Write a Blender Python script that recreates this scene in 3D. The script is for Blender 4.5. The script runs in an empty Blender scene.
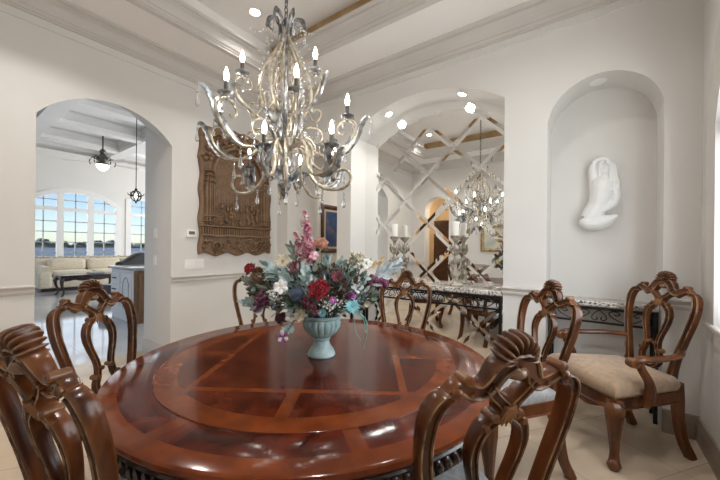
import bpy, bmesh, math, random
from mathutils import Vector, Matrix
import numpy as np
PI = math.pi
S = bpy.context.scene
C = S.collection
random.seed(7)

# ------------------------------------------------------------------ camera
YAW, ROLL, FOC, PX, PY, CH = math.radians(35.85), 0.0095, 322.0, 360.0, 247.8, 1.32
Fv = Vector((-math.sin(YAW), math.cos(YAW), 0)); Rv = Vector((math.cos(YAW), math.sin(YAW), 0)); Zv = Vector((0, 0, 1))
cam = bpy.data.cameras.new('camera'); cam.sensor_width = 36; cam.lens = FOC / 720 * 36
cam.shift_y = (PY - 240) / 720; cam.clip_start = 0.02; cam.clip_end = 3000
co = bpy.data.objects.new('camera', cam); C.objects.link(co)
r_ = Rv * math.cos(ROLL) + Zv * math.sin(ROLL); u_ = -Rv * math.sin(ROLL) + Zv * math.cos(ROLL)
m = Matrix((r_, u_, -Fv)).transposed().to_4x4(); m.translation = (0, 0, CH)
co.matrix_world = m; S.camera = co

def ray(px, py):
    dx, dy = px - PX, py - PY
    return (Rv * (dx + ROLL * dy) + Zv * -(dy - ROLL * dx)) / FOC + Fv
def at(px, py, d): return Vector((0, 0, CH)) + ray(px, py) * d
def atz(px, py, z):
    r = ray(px, py); return Vector((0, 0, CH)) + r * ((z - CH) / r.z)
def atx(px, py, x):
    r = ray(px, py); return Vector((0, 0, CH)) + r * (x / r.x)
def aty(px, py, y):
    r = ray(px, py); return Vector((0, 0, CH)) + r * (y / r.y)

# ------------------------------------------------------------------ room measures
XL, XR, YF, YB = -3.88, 0.616, -0.62, 3.22
ZR, ZC0, ZC1, ZT = 0.975, 3.275, 3.455, 3.80      # chair rail, crown bottom, soffit, tray ceiling
XLIV, XWIN = -4.60, -14.4                          # living room side faces
ZLIV = 4.75

# ------------------------------------------------------------------ world, light, exposure
w = bpy.data.worlds.new('world'); S.world = w; w.use_nodes = True
nt = w.node_tree; nt.nodes.clear()
sky = nt.nodes.new('ShaderNodeTexSky'); sky.sky_type = 'NISHITA'; sky.sun_disc = False
sky.sun_elevation = math.radians(48); sky.sun_rotation = math.radians(150); sky.air_density = 0.8; sky.dust_density = 0.4
bg = nt.nodes.new('ShaderNodeBackground'); bg.inputs['Strength'].default_value = 0.072
wo = nt.nodes.new('ShaderNodeOutputWorld')
nt.links.new(sky.outputs[0], bg.inputs[0]); nt.links.new(bg.outputs[0], wo.inputs[0])

def light(kind, name, loc, power, color=(1, 1, 1), size=1, size_y=None, direction=(0, 0, -1), spread=None, angle=None):
    l = bpy.data.lights.new(name, kind); l.energy = power; l.color = color
    if kind == 'AREA':
        l.size = size
        if size_y: l.shape = 'RECTANGLE'; l.size_y = size_y
        else: l.shape = 'DISK'
        if spread: l.spread = spread
    elif kind == 'SPOT':
        l.spot_size = angle or 2.0; l.spot_blend = 0.8; l.shadow_soft_size = size
    else: l.shadow_soft_size = size
    o = bpy.data.objects.new(name, l); C.objects.link(o); o.location = loc
    o.rotation_euler = Vector(direction).to_track_quat('-Z', 'Y').to_euler()
    return o
# daylight entering by the dining and living room windows, plus an added side fill
light('AREA', 'daylight_dining_window', (XR + 0.45, 1.95, 1.75), 34, (0.99, 0.99, 1.0), 2.0, 1.9, (-1, 0, 0.12))
light('AREA', 'daylight_living_window', (XWIN - 0.5, 2.6, 2.3), 45, (0.95, 0.97, 1.0), 6.5, 3.0, (1, 0, -0.05))
light('AREA', 'living_side_fill', (-9.5, 9.6, 2.4), 190, (0.97, 0.98, 1.0), 6.0, 3.0, (0, -1, 0.12))  # fill light added to brighten the living room; no window behind it
S.view_settings.view_transform = 'Standard'; S.view_settings.look = 'None'
S.view_settings.exposure = 1.1; S.view_settings.gamma = 1
S.view_settings.use_curve_mapping = False
S.cycles.use_denoising = True
S.cycles.max_bounces = 10; S.cycles.diffuse_bounces = 5; S.cycles.glossy_bounces = 6
S.cycles.transparent_max_bounces = 16; S.cycles.caustics_reflective = True; S.cycles.blur_glossy = 1.0; S.cycles.caustics_refractive = False
S.cycles.sample_clamp_indirect = 6

# ------------------------------------------------------------------ materials
def mat(name, col, rough=0.5, metal=0.0, col2=None, scale=8.0, stretch=(1, 1, 1), bump=0.0, bscale=None, coat=0.0, emit=None, estr=0,
        spec=0.5, trans=0.0, sheen=0.0, detail=4, ramp=(0.35, 0.65), distort=0.0, sub=0.0, ior=None):
    M = bpy.data.materials.new(name); M.use_nodes = True
    n, l = M.node_tree.nodes, M.node_tree.links
    b = n['Principled BSDF']
    b.inputs['Base Color'].default_value = (*col, 1); b.inputs['Roughness'].default_value = rough
    b.inputs['Metallic'].default_value = metal; b.inputs['Specular IOR Level'].default_value = spec
    b.inputs['Coat Weight'].default_value = coat; b.inputs['Coat Roughness'].default_value = 0.08
    b.inputs['Transmission Weight'].default_value = trans; b.inputs['Sheen Weight'].default_value = sheen
    if ior: b.inputs['IOR'].default_value = ior
    if emit: b.inputs['Emission Color'].default_value = (*emit, 1); b.inputs['Emission Strength'].default_value = estr
    if col2 or bump:
        tc = n.new('ShaderNodeTexCoord'); mp = n.new('ShaderNodeMapping'); mp.inputs['Scale'].default_value = stretch
        l.new(tc.outputs['Object'], mp.inputs[0])
        nz = n.new('ShaderNodeTexNoise'); nz.inputs['Scale'].default_value = scale; nz.inputs['Detail'].default_value = detail
        nz.inputs['Distortion'].default_value = distort
        l.new(mp.outputs[0], nz.inputs['Vector'])
        if col2:
            cr = n.new('ShaderNodeValToRGB'); cr.color_ramp.elements[0].position, cr.color_ramp.elements[1].position = ramp
            cr.color_ramp.elements[0].color = (*col, 1); cr.color_ramp.elements[1].color = (*col2, 1)
            l.new(nz.outputs['Fac'], cr.inputs[0]); l.new(cr.outputs[0], b.inputs['Base Color'])
        if bump:
            bn = n.new('ShaderNodeTexNoise'); bn.inputs['Scale'].default_value = bscale or scale * 3; bn.inputs['Detail'].default_value = 5
            l.new(mp.outputs[0], bn.inputs['Vector'])
            bp = n.new('ShaderNodeBump'); bp.inputs['Strength'].default_value = bump; bp.inputs['Distance'].default_value = 0.01
            l.new(bn.outputs['Fac'], bp.inputs['Height']); l.new(bp.outputs[0], b.inputs['Normal'])
    return M

def mth(nt, op, a, b=None, c=None):
    nd = nt.nodes.new('ShaderNodeMath'); nd.operation = op
    for i, v in enumerate((a, b, c)):
        if v is None: continue
        if isinstance(v, (int, float)): nd.inputs[i].default_value = v
        else: nt.links.new(v, nd.inputs[i])
    return nd.outputs[0]

def tile_mat(name, c1, c2, grout, size, rough, gap=0.006, ang=0.0, scale=1.3):
    M = mat(name, c1, rough, col2=c2, scale=scale, detail=8, distort=1.2, ramp=(0.3, 0.7))
    T = M.node_tree; b = T.nodes['Principled BSDF']
    src = b.inputs['Base Color'].links[0].from_socket
    tc = T.nodes.new('ShaderNodeTexCoord'); mp = T.nodes.new('ShaderNodeMapping'); mp.inputs['Rotation'].default_value = (0, 0, ang)
    T.links.new(tc.outputs['Object'], mp.inputs[0])
    sp = T.nodes.new('ShaderNodeSeparateXYZ'); T.links.new(mp.outputs[0], sp.inputs[0])
    ms = []
    for k in (0, 1):
        f = mth(T, 'FRACT', mth(T, 'DIVIDE', sp.outputs[k], size))
        ms.append(mth(T, 'LESS_THAN', mth(T, 'ABSOLUTE', mth(T, 'SUBTRACT', f, 0.5)), 0.5 - gap / size / 2))
    tile = mth(T, 'MULTIPLY', ms[0], ms[1])
    mx = T.nodes.new('ShaderNodeMix'); mx.data_type = 'RGBA'
    T.links.new(tile, mx.inputs['Factor']); mx.inputs['A'].default_value = (*grout, 1); T.links.new(src, mx.inputs['B'])
    T.links.new(mx.outputs['Result'], b.inputs['Base Color'])
    return M

def glass_mat(name):
    M = bpy.data.materials.new(name); M.use_nodes = True
    n, l = M.node_tree.nodes, M.node_tree.links; n.clear()
    t = n.new('ShaderNodeBsdfTransparent'); g = n.new('ShaderNodeBsdfGlossy'); g.inputs['Roughness'].default_value = 0.02
    t.inputs[0].default_value = (0.96, 0.98, 0.98, 1)
    mx = n.new('ShaderNodeMixShader'); mx.inputs[0].default_value = 0.06
    o = n.new('ShaderNodeOutputMaterial')
    l.new(t.outputs[0], mx.inputs[1]); l.new(g.outputs[0], mx.inputs[2]); l.new(mx.outputs[0], o.inputs[0])
    return M

def veneer_mat(name):
    dark1, dark2, lite1, lite2 = (0.028, 0.0045, 0.002), (0.115, 0.018, 0.006), (0.095, 0.019, 0.005), (0.19, 0.043, 0.010)
    M = mat(name, dark1, 0.14, col2=dark2, scale=5, distort=1.5, detail=6, coat=0.06, spec=0.24, stretch=(1, 1, 1), ramp=(0.3, 0.72))
    T = M.node_tree; b = T.nodes['Principled BSDF']; b.inputs['Coat Roughness'].default_value = 0.05
    src = b.inputs['Base Color'].links[0].from_socket
    tc = T.nodes.new('ShaderNodeTexCoord'); sp = T.nodes.new('ShaderNodeSeparateXYZ'); T.links.new(tc.outputs['Object'], sp.inputs[0])
    x, y = sp.outputs[0], sp.outputs[1]
    r = mth(T, 'SQRT', mth(T, 'ADD', mth(T, 'MULTIPLY', x, x), mth(T, 'MULTIPLY', y, y)))
    c36, s36 = math.cos(math.radians(34)), math.sin(math.radians(34))
    xp = mth(T, 'ABSOLUTE', mth(T, 'ADD', mth(T, 'MULTIPLY', x, c36), mth(T, 'MULTIPLY', y, s36)))
    yp = mth(T, 'ABSOLUTE', mth(T, 'ADD', mth(T, 'MULTIPLY', x, -s36), mth(T, 'MULTIPLY', y, c36)))
    band = lambda v, c, h: mth(T, 'LESS_THAN', mth(T, 'ABSOLUTE', mth(T, 'SUBTRACT', v, c)), h)
    chord = mth(T, 'MAXIMUM', band(xp, .42, .015), band(yp, .42, .015))
    cross = mth(T, 'MAXIMUM', mth(T, 'MULTIPLY', band(xp, 0, .024), mth(T, 'GREATER_THAN', yp, .42)), mth(T, 'MULTIPLY', band(yp, 0, .024), mth(T, 'GREATER_THAN', xp, .42)))
    inner = mth(T, 'MULTIPLY', mth(T, 'MAXIMUM', chord, cross), mth(T, 'LESS_THAN', r, .704))
    a = mth(T, 'ADD', mth(T, 'ARCTAN2', y, x), 2 * PI + math.radians(37 + 22.5))
    a = mth(T, 'SUBTRACT', mth(T, 'MODULO', a, PI / 4), PI / 8)
    d = mth(T, 'ABSOLUTE', mth(T, 'MULTIPLY', r, mth(T, 'SINE', a)))
    outer = mth(T, 'MULTIPLY', mth(T, 'LESS_THAN', d, 0.026), mth(T, 'GREATER_THAN', r, .704))
    ring1 = mth(T, 'MULTIPLY', mth(T, 'GREATER_THAN', r, 0.615), mth(T, 'LESS_THAN', r, 0.704))
    ring2 = mth(T, 'GREATER_THAN', r, 0.815)
    mask = mth(T, 'MAXIMUM', mth(T, 'MAXIMUM', inner, outer), mth(T, 'MAXIMUM', ring1, ring2))
    nz = T.nodes.new('ShaderNodeTexNoise'); nz.inputs['Scale'].default_value = 10; nz.inputs['Detail'].default_value = 6
    T.links.new(tc.outputs['Object'], nz.inputs['Vector'])
    cr = T.nodes.new('ShaderNodeValToRGB'); cr.color_ramp.elements[0].color = (*lite1, 1); cr.color_ramp.elements[1].color = (*lite2, 1)
    cr.color_ramp.elements[0].position = 0.3; cr.color_ramp.elements[1].position = 0.7
    T.links.new(nz.outputs['Fac'], cr.inputs[0])
    mx = T.nodes.new('ShaderNodeMix'); mx.data_type = 'RGBA'
    T.links.new(mask, mx.inputs['Factor']); T.links.new(src, mx.inputs['A']); T.links.new(cr.outputs[0], mx.inputs['B'])
    T.links.new(mx.outputs['Result'], b.inputs['Base Color'])
    return M
TPHASE = 12.0

def carved_mat(name, dark, mid, lite, rough=0.3, coat=0.3):
    """wood whose raised edges are rubbed lighter"""
    M = mat(name, dark, rough, spec=0.38, col2=mid, scale=9, stretch=(1, 1, 0.35), detail=6, distort=0.8, coat=coat, ramp=(0.3, 0.7))
    T = M.node_tree; b = T.nodes['Principled BSDF']
    src = b.inputs['Base Color'].links[0].from_socket
    g = T.nodes.new('ShaderNodeNewGeometry')
    cr = T.nodes.new('ShaderNodeValToRGB'); cr.color_ramp.elements[0].position = 0.54; cr.color_ramp.elements[1].position = 0.66
    T.links.new(g.outputs['Pointiness'], cr.inputs[0])
    mx = T.nodes.new('ShaderNodeMix'); mx.data_type = 'RGBA'
    T.links.new(cr.outputs[0], mx.inputs['Factor']); T.links.new(src, mx.inputs['A']); mx.inputs['B'].default_value = (*lite, 1)
    T.links.new(mx.outputs['Result'], b.inputs['Base Color'])
    return M

W_ = dict(
    wall=mat('wall_paint', (0.685, 0.670, 0.645), 0.75, col2=(0.72, 0.705, 0.68), scale=1.2, bump=0.04, bscale=60),
    trim=mat('trim_paint', (0.56, 0.53, 0.50), 0.5, col2=(0.60, 0.57, 0.54), scale=2),
    ceil=mat('ceiling_paint', (0.85, 0.825, 0.795), 0.8, col2=(0.87, 0.845, 0.82), scale=1.5),
    gold=mat('gold_band_tone', (0.40, 0.25, 0.11), 0.55, col2=(0.55, 0.37, 0.19), scale=6),
    white=mat('white_paint', (0.86, 0.85, 0.83), 0.5, col2=(0.89, 0.88, 0.86), scale=2),
    lwall=mat('living_wall_paint', (0.80, 0.78, 0.74), 0.7, col2=(0.82, 0.80, 0.77), scale=2),
    lgray=mat('coffer_molding_paint', (0.66, 0.65, 0.63), 0.6, col2=(0.70, 0.69, 0.67), scale=3),
    floor=tile_mat('travertine', (0.53, 0.415, 0.30), (0.67, 0.55, 0.42), (0.42, 0.325, 0.23), 0.61, 0.22, ang=YAW),
    lfloor=tile_mat('polished_white_tile', (0.50, 0.51, 0.52), (0.58, 0.59, 0.60), (0.36, 0.37, 0.38), 0.6, 0.07),
    base=mat('stone_base', (0.26, 0.20, 0.15), 0.4, col2=(0.34, 0.27, 0.21), scale=6),
    wood=carved_mat('carved_mahogany', (0.028, 0.007, 0.0025), (0.150, 0.046, 0.013), (0.27, 0.12, 0.045), 0.22, 0.05),
    gilt=mat('worn_gilt_edge', (0.07, 0.026, 0.010), 0.3, col2=(0.33, 0.20, 0.10), scale=22, detail=4, ramp=(0.38, 0.62), spec=0.5),
    shell=carved_mat('carved_shell_wood', (0.045, 0.013, 0.006), (0.13, 0.046, 0.018), (0.42, 0.27, 0.15), 0.3, 0.12),
    darkwood=mat('dark_carved_wood', (0.012, 0.006, 0.005), 0.25, col2=(0.035, 0.014, 0.009), scale=10, coat=0.4),
    seat=mat('tapestry', (0.43, 0.28, 0.165), 0.9, col2=(0.30, 0.215, 0.15), scale=30, detail=5, ramp=(0.35, 0.65), bump=0.3, bscale=220, sheen=0.3),
    seatg=mat('grey_tapestry', (0.20, 0.20, 0.205), 0.9, col2=(0.32, 0.315, 0.31), scale=40, detail=3, bump=0.3, bscale=220, sheen=0.3),
    mirror=mat('mirror_silver', (0.90, 0.90, 0.885), 0.005, 1.0),
    granite=mat('granite', (0.10, 0.09, 0.085), 0.15, col2=(0.62, 0.58, 0.53), scale=55, detail=2, ramp=(0.40, 0.52)),
    iron=mat('wrought_iron', (0.012, 0.011, 0.011), 0.45, 0.6, col2=(0.03, 0.027, 0.025), scale=20),
    plaster=mat('white_plaster', (0.80, 0.80, 0.795), 0.6, col2=(0.84, 0.84, 0.835), scale=8),
    plaque=None,
    champagne=mat('champagne_metal', (0.27, 0.225, 0.165), 0.38, 0.6, col2=(0.58, 0.52, 0.42), scale=30, ramp=(0.35, 0.6)),
    silver=mat('aged_silver', (0.16, 0.165, 0.175), 0.34, 0.85, col2=(0.52, 0.52, 0.53), scale=30, ramp=(0.4, 0.65)),
    crystal=mat('crystal', (1, 1, 1), 0.02, trans=0.85, spec=0.9, ior=1.5),
    bulb=mat('lit_bulb', (1, 0.95, 0.85), 0.3, emit=(1.0, 0.94, 0.85), estr=44),
    can=mat('lit_downlight', (1, 1, 1), 0.4, emit=(1.0, 0.93, 0.82), estr=14),
    lampglass=mat('lit_fan_bowl', (1, 0.97, 0.9), 0.3, emit=(1.0, 0.93, 0.8), estr=2.2),
    glass=glass_mat('window_glass'),
    verd=mat('verdigris_ceramic', (0.24, 0.37, 0.385), 0.55, col2=(0.42, 0.54, 0.54), scale=18, bump=0.25, bscale=60),
    sofa=mat('cream_damask', (0.66, 0.58, 0.43), 0.85, col2=(0.74, 0.67, 0.53), scale=20, sheen=0.3),
    leather=mat('black_leather', (0.02, 0.02, 0.022), 0.35, col2=(0.035, 0.035, 0.037), scale=30),
    greytop=mat('grey_granite', (0.30, 0.31, 0.33), 0.15, col2=(0.48, 0.49, 0.51), scale=40),
    oak=mat('brown_cabinet_wood', (0.16, 0.085, 0.04), 0.4, col2=(0.24, 0.13, 0.065), scale=6, stretch=(3, 3, 0.6)),
    plastic=mat('white_plastic', (0.84, 0.83, 0.81), 0.35, col2=(0.86, 0.85, 0.83), scale=2),
    wax=mat('white_wax', (0.84, 0.82, 0.77), 0.5, col2=(0.87, 0.86, 0.82), scale=4),
    antique=mat('antique_silver_leaf', (0.24, 0.21, 0.165), 0.45, 0.35, col2=(0.56, 0.51, 0.43), scale=28),
    goldframe=mat('gold_frame', (0.20, 0.13, 0.05), 0.4, 0.4, col2=(0.46, 0.33, 0.15), scale=20),
    brownframe=mat('brown_frame', (0.055, 0.022, 0.010), 0.35, col2=(0.11, 0.045, 0.02), scale=12),
    linen=mat('linen_mat', (0.55, 0.47, 0.34), 0.8, col2=(0.6, 0.52, 0.4), scale=40),
    water=mat('water', (0.74, 0.72, 0.68), 0.8, col2=(0.80, 0.78, 0.74), scale=0.05),
    trees=mat('far_trees', (0.50, 0.55, 0.46), 0.9, col2=(0.62, 0.66, 0.55), scale=0.06),
    display=mat('grey_display', (0.12, 0.13, 0.13), 0.2, col2=(0.15, 0.16, 0.16), scale=5),
    lace=mat('dark_grey_metal', (0.10, 0.09, 0.08), 0.4, 0.7, col2=(0.18, 0.17, 0.15), scale=12),
)

# ------------------------------------------------------------------ mesh building
def V(*a): return Vector(a)
def catmull(pts, n=6, closed=False):
    pts = [Vector(p) for p in pts]; out = []; L = len(pts)
    for i in range(L - (0 if closed else 1)):
        p1, p2 = pts[i], pts[(i + 1) % L]
        p0 = pts[i - 1] if (i > 0 or closed) else p1 * 2 - p2
        p3 = pts[(i + 2) % L] if (i + 2 < L or closed) else p2 * 2 - p1
        for k in range(n):
            t = k / n
            out.append(0.5 * ((2 * p1) + (p2 - p0) * t + (2 * p0 - 5 * p1 + 4 * p2 - p3) * t * t + (3 * p1 - p0 - 3 * p2 + p3) * t ** 3))
    if not closed: out.append(pts[-1].copy())
    return out
def interp(vals, n):
    if isinstance(vals, (int, float)): return [vals] * n
    L = len(vals) - 1; out = []
    for i in range(n):
        t = i / max(1, n - 1) * L; k = min(int(t), L - 1); f = t - k
        out.append(vals[k] * (1 - f) + vals[k + 1] * f)
    return out
BEAD = [(1, -.5), (1, .5), (.86, .92), (.66, 1), (.54, .80), (.46, .62), (-.46, .62), (-.54, .80), (-.66, 1), (-.86, .92),
        (-1, .5), (-1, -.5), (-.86, -.92), (-.66, -1), (-.54, -.80), (-.46, -.62), (.46, -.62), (.54, -.80), (.66, -1), (.86, -.92)]
ROUND = [(math.cos(k / 10 * 2 * PI), math.sin(k / 10 * 2 * PI)) for k in range(10)]
BOXY = [(1, -.7), (1, .7), (.7, 1), (-.7, 1), (-1, .7), (-1, -.7), (-.7, -1), (.7, -1)]

class MB:
    def __init__(s): s.v = []; s.f = []; s.mi = []; s.cur = 0
    def add(s, vs, fs):
        o = len(s.v); s.v += [tuple(v) for v in vs]; s.f += [tuple(i + o for i in f) for f in fs]; s.mi += [s.cur] * len(fs)
    def box(s, lo, hi, M=None):
        (a, b, c), (d, e, f) = lo, hi
        vs = [V(x, y, z) for x in (a, d) for y in (b, e) for z in (c, f)]
        if M: vs = [M @ v for v in vs]
        s.add(vs, [(0, 1, 3, 2), (4, 6, 7, 5), (0, 4, 5, 1), (2, 3, 7, 6), (0, 2, 6, 4), (1, 5, 7, 3)])
    def rbox(s, lo, hi, r=0.01, M=None, k=4):
        """box with its edges rounded: a superellipsoid-like grid of stacked rounded rectangles"""
        lo, hi = Vector(lo), Vector(hi); c = (lo + hi) / 2; h = (hi - lo) / 2; r = min(r, *h)
        rings = []
        for j in range(k + 1): a = -PI / 2 + PI / 2 * j / k; rings.append((r * (1 - math.cos(a)), -h.z + r * (1 + math.sin(a))))
        for j in range(k + 1): a = PI / 2 * j / k; rings.append((r * (1 - math.cos(a)), h.z - r * (1 - math.sin(a))))
        vs = []; n = 4 * (k + 1)
        for ins, z in rings:
            for q, (sx, sy) in enumerate(((1, 1), (-1, 1), (-1, -1), (1, -1))):
                for j in range(k + 1):
                    a = q * PI / 2 + PI / 2 * j / k
                    rr = r - ins
                    vs.append(c + V(sx * (h.x - r) + rr * math.cos(a), sy * (h.y - r) + rr * math.sin(a), z))
        fs = []
        for i in range(len(rings) - 1):
            for j in range(n): fs.append((i * n + j, i * n + (j + 1) % n, (i + 1) * n + (j + 1) % n, (i + 1) * n + j))
        fs.append(tuple(range(n))[::-1]); fs.append(tuple((len(rings) - 1) * n + j for j in range(n)))
        if M: vs = [M @ v for v in vs]
        s.add(vs, fs)
    def sweep(s, pts, wd, th, N=(0, 1, 0), prof=ROUND, smooth=5, closed=False):
        P = catmull(pts, smooth, closed) if smooth > 1 else [Vector(p) for p in pts]
        n = len(P); wd = interp(wd, n); th = interp(th, n); N = Vector(N).normalized(); k = len(prof); vs = []
        for i in range(n):
            a, b = (P[(i - 1) % n], P[(i + 1) % n]) if closed else (P[max(0, i - 1)], P[min(n - 1, i + 1)])
            T = (b - a); T = T.normalized() if T.length > 1e-9 else V(0, 0, 1)
            B = N.cross(T); B = B.normalized() if B.length > 1e-4 else V(1, 0, 0)
            M = T.cross(B).normalized()
            vs += [P[i] + B * (wd[i] * x) + M * (th[i] * y) for x, y in prof]
        fs = []
        for i in range(n if closed else n - 1):
            j = (i + 1) % n
            for q in range(k): fs.append((i * k + q, i * k + (q + 1) % k, j * k + (q + 1) % k, j * k + q))
        if not closed: fs += [tuple(range(k))[::-1], tuple((n - 1) * k + q for q in range(k))]
        m0 = len(s.mi); s.add(vs, fs)
        if prof is BEAD:            # the raised beads carry the worn gilt
            for i in range(n if closed else n - 1):
                for q in (2, 3, 7, 8, 12, 13, 17, 18): s.mi[m0 + i * k + q] = 1
    def tube(s, pts, rad, seg=8, smooth=5, closed=False):
        """round tube with parallel-transport frames"""
        P = catmull(pts, smooth, closed) if smooth > 1 else [Vector(p) for p in pts]
        n = len(P); R = interp(rad, n); vs = []
        T0 = (P[1] - P[0]).normalized(); U = T0.orthogonal().normalized()
        for i in range(n):
            a, b = (P[(i - 1) % n], P[(i + 1) % n]) if closed else (P[max(0, i - 1)], P[min(n - 1, i + 1)])
            T = b - a; T = T.normalized() if T.length > 1e-9 else T0
            U = (U - T * U.dot(T)); U = U.normalized() if U.length > 1e-6 else T.orthogonal().normalized()
            W = T.cross(U)
            vs += [P[i] + (U * math.cos(q / seg * 2 * PI) + W * math.sin(q / seg * 2 * PI)) * R[i] for q in range(seg)]
        fs = []
        for i in range(n if closed else n - 1):
            j = (i + 1) % n
            for q in range(seg): fs.append((i * seg + q, i * seg + (q + 1) % seg, j * seg + (q + 1) % seg, j * seg + q))
        if not closed: fs += [tuple(range(seg))[::-1], tuple((n - 1) * seg + q for q in range(seg))]
        s.add(vs, fs)
    def lathe(s, prof, c=(0, 0, 0), seg=24, M=None, flute=0, fdepth=0.0, frange=(-9, 9)):
        vs = []; c = Vector(c); n = len(prof)
        for r, z in prof:
            for q in range(seg):
                a = q / seg * 2 * PI
                rr = r * (1 - fdepth * (1 - abs(math.sin(a * flute / 2))) ** 2) if flute and frange[0] <= z <= frange[1] else r
                p = V(rr * math.cos(a), rr * math.sin(a), z)
                vs.append((M @ p if M else p) + c)
        fs = [(i * seg + q, i * seg + (q + 1) % seg, (i + 1) * seg + (q + 1) % seg, (i + 1) * seg + q) for i in range(n - 1) for q in range(seg)]
        fs += [tuple(range(seg))[::-1], tuple((n - 1) * seg + q for q in range(seg))]
        s.add(vs, fs)
    def ell(s, c, r, seg=12, rings=8, M=None):
        if isinstance(r, (int, float)): r = (r, r, r)
        c = Vector(c); vs = [V(0, 0, -r[2])]
        for i in range(1, rings):
            a = -PI / 2 + PI * i / rings
            vs += [V(r[0] * math.cos(a) * math.cos(q / seg * 2 * PI), r[1] * math.cos(a) * math.sin(q / seg * 2 * PI), r[2] * math.sin(a)) for q in range(seg)]
        vs.append(V(0, 0, r[2]))
        if M: vs = [M @ v for v in vs]
        vs = [v + c for v in vs]; L = len(vs) - 1; fs = []
        for q in range(seg):
            fs.append((0, 1 + (q + 1) % seg, 1 + q)); fs.append((L, L - seg + q, L - seg + (q + 1) % seg))
        for i in range(rings - 2):
            for q in range(seg):
                a = 1 + i * seg; fs.append((a + q, a + (q + 1) % seg, a + seg + (q + 1) % seg, a + seg + q))
        s.add(vs, fs)
    def grid(s, fn, nu, nv, back=None):
        vs = [fn(i / nu, j / nv) for j in range(nv + 1) for i in range(nu + 1)]
        s.add(vs, [(j * (nu + 1) + i, j * (nu + 1) + i + 1, (j + 1) * (nu + 1) + i + 1, (j + 1) * (nu + 1) + i) for j in range(nv) for i in range(nu)])
    def prism(s, poly, fn, d0, d1):
        """polygon in 2-D extruded between two depths; fn(u, v, d) -> point"""
        n = len(poly)
        s.add([fn(u, v, d) for d in (d0, d1) for u, v in poly],
              [tuple(range(n))[::-1], tuple(range(n, 2 * n))] + [(i, (i + 1) % n, n + (i + 1) % n, n + i) for i in range(n)])
    def build(s, name, m, parent=None, angle=35, solid=0.0, fixn=True):
        me = bpy.data.meshes.new(name); me.from_pydata(s.v, [], s.f)
        ms = m if isinstance(m, (list, tuple)) else [m]
        for x in ms: me.materials.append(x)
        if len(ms) > 1: me.polygons.foreach_set('material_index', s.mi)
        if fixn:
            bm = bmesh.new(); bm.from_mesh(me); bmesh.ops.recalc_face_normals(bm, faces=bm.faces); bm.to_mesh(me); bm.free()
        me.polygons.foreach_set('use_smooth', [True] * len(me.polygons)); me.set_sharp_from_angle(angle=math.radians(angle))
        me.update()
        o = bpy.data.objects.new(name, me); C.objects.link(o)
        if parent: o.parent = parent
        if solid:
            md = o.modifiers.new('solid', 'SOLIDIFY'); md.thickness = solid; md.offset = 0
        return o

def tag(o, label=None, cat=None, group=None, kind=None):
    for k, v in (('label', label), ('category', cat), ('group', group), ('kind', kind)):
        if v: o[k] = v
    return o
def empty(name, loc, rz=0, label=None, cat=None, group=None):
    o = bpy.data.objects.new(name, None); C.objects.link(o); o.location = loc; o.rotation_euler = (0, 0, rz); o.empty_display_size = 0.1
    return tag(o, label, cat, group)
def struct(o): o['kind'] = 'structure'; return o
def copy_tree(o, parent=None):
    c = o.copy(); C.objects.link(c)
    if parent: c.parent = parent
    for ch in list(o.children): copy_tree(ch, c)
    return c
def leaf2d(w):  # outline for a flat blade
    return w

# ------------------------------------------------------------------ room shell
def arch_z(s, o):
    """segmental arch height over the opening o = (s0, s1, spring, apex, ...)"""
    a, rise = (o[1] - o[0]) / 2, o[3] - o[2]
    if rise < 1e-4: return o[2]
    R = (a * a + rise * rise) / (2 * rise)
    return o[2] - (R - rise) + math.sqrt(max(0, R * R - (s - (o[0] + o[1]) / 2) ** 2))
def wall(name, fn, s0, s1, top, thick, openings, m):
    """fn(s, z, d) -> point, d into the wall; opening = (s0, s1, spring, apex, z0, recess or None)"""
    b = MB(); NS = 28
    def q(pts): b.add([fn(*p) for p in pts], [(0, 1, 2, 3)])
    def slab(a, c, z0, z1):
        for d in (0, thick): q([(a, z0, d), (c, z0, d), (c, z1, d), (a, z1, d)])
    s = s0
    for o in sorted(openings):
        slab(s, o[0], 0, top)
        dp = o[5] or thick
        if o[4] > 0: slab(o[0], o[1], 0, o[4])
        if o[4] > 0: q([(o[0], o[4], 0), (o[1], o[4], 0), (o[1], o[4], dp), (o[0], o[4], dp)])
        ob = (o[0], o[1], o[6], o[7]) if len(o) > 6 else o        # a soffit may rise towards the far side
        for e in (o[0], o[1]): q([(e, o[4], 0), (e, o[4], dp), (e, ob[2], dp), (e, o[2], 0)])
        for k in range(NS):
            a, c = o[0] + (o[1] - o[0]) * k / NS, o[0] + (o[1] - o[0]) * (k + 1) / NS
            za, zc = arch_z(a, o), arch_z(c, o); zb, zd = arch_z(a, ob), arch_z(c, ob)
            q([(a, za, 0), (c, zc, 0), (c, zd, dp), (a, zb, dp)])
            q([(a, za, 0), (c, zc, 0), (c, top, 0), (a, top, 0)])
            if o[5] is None: q([(a, zb, thick), (c, zd, thick), (c, top, thick), (a, top, thick)])
            else: q([(a, o[4], dp), (c, o[4], dp), (c, zc, dp), (a, za, dp)])
        if o[5]: q([(o[0], 0, thick), (o[1], 0, thick), (o[1], top, thick), (o[0], top, thick)])
        s = o[1]
    slab(s, s1, 0, top)
    for e in (s0, s1): q([(e, 0, 0), (e, top, 0), (e, top, thick), (e, 0, thick)])
    q([(s0, top, 0), (s1, top, 0), (s1, top, thick), (s0, top, thick)])
    o = b.build(name, m, angle=30, fixn=False)
    o.data.polygons.foreach_set('use_smooth', [False] * len(o.data.polygons))
    return struct(o)

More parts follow.
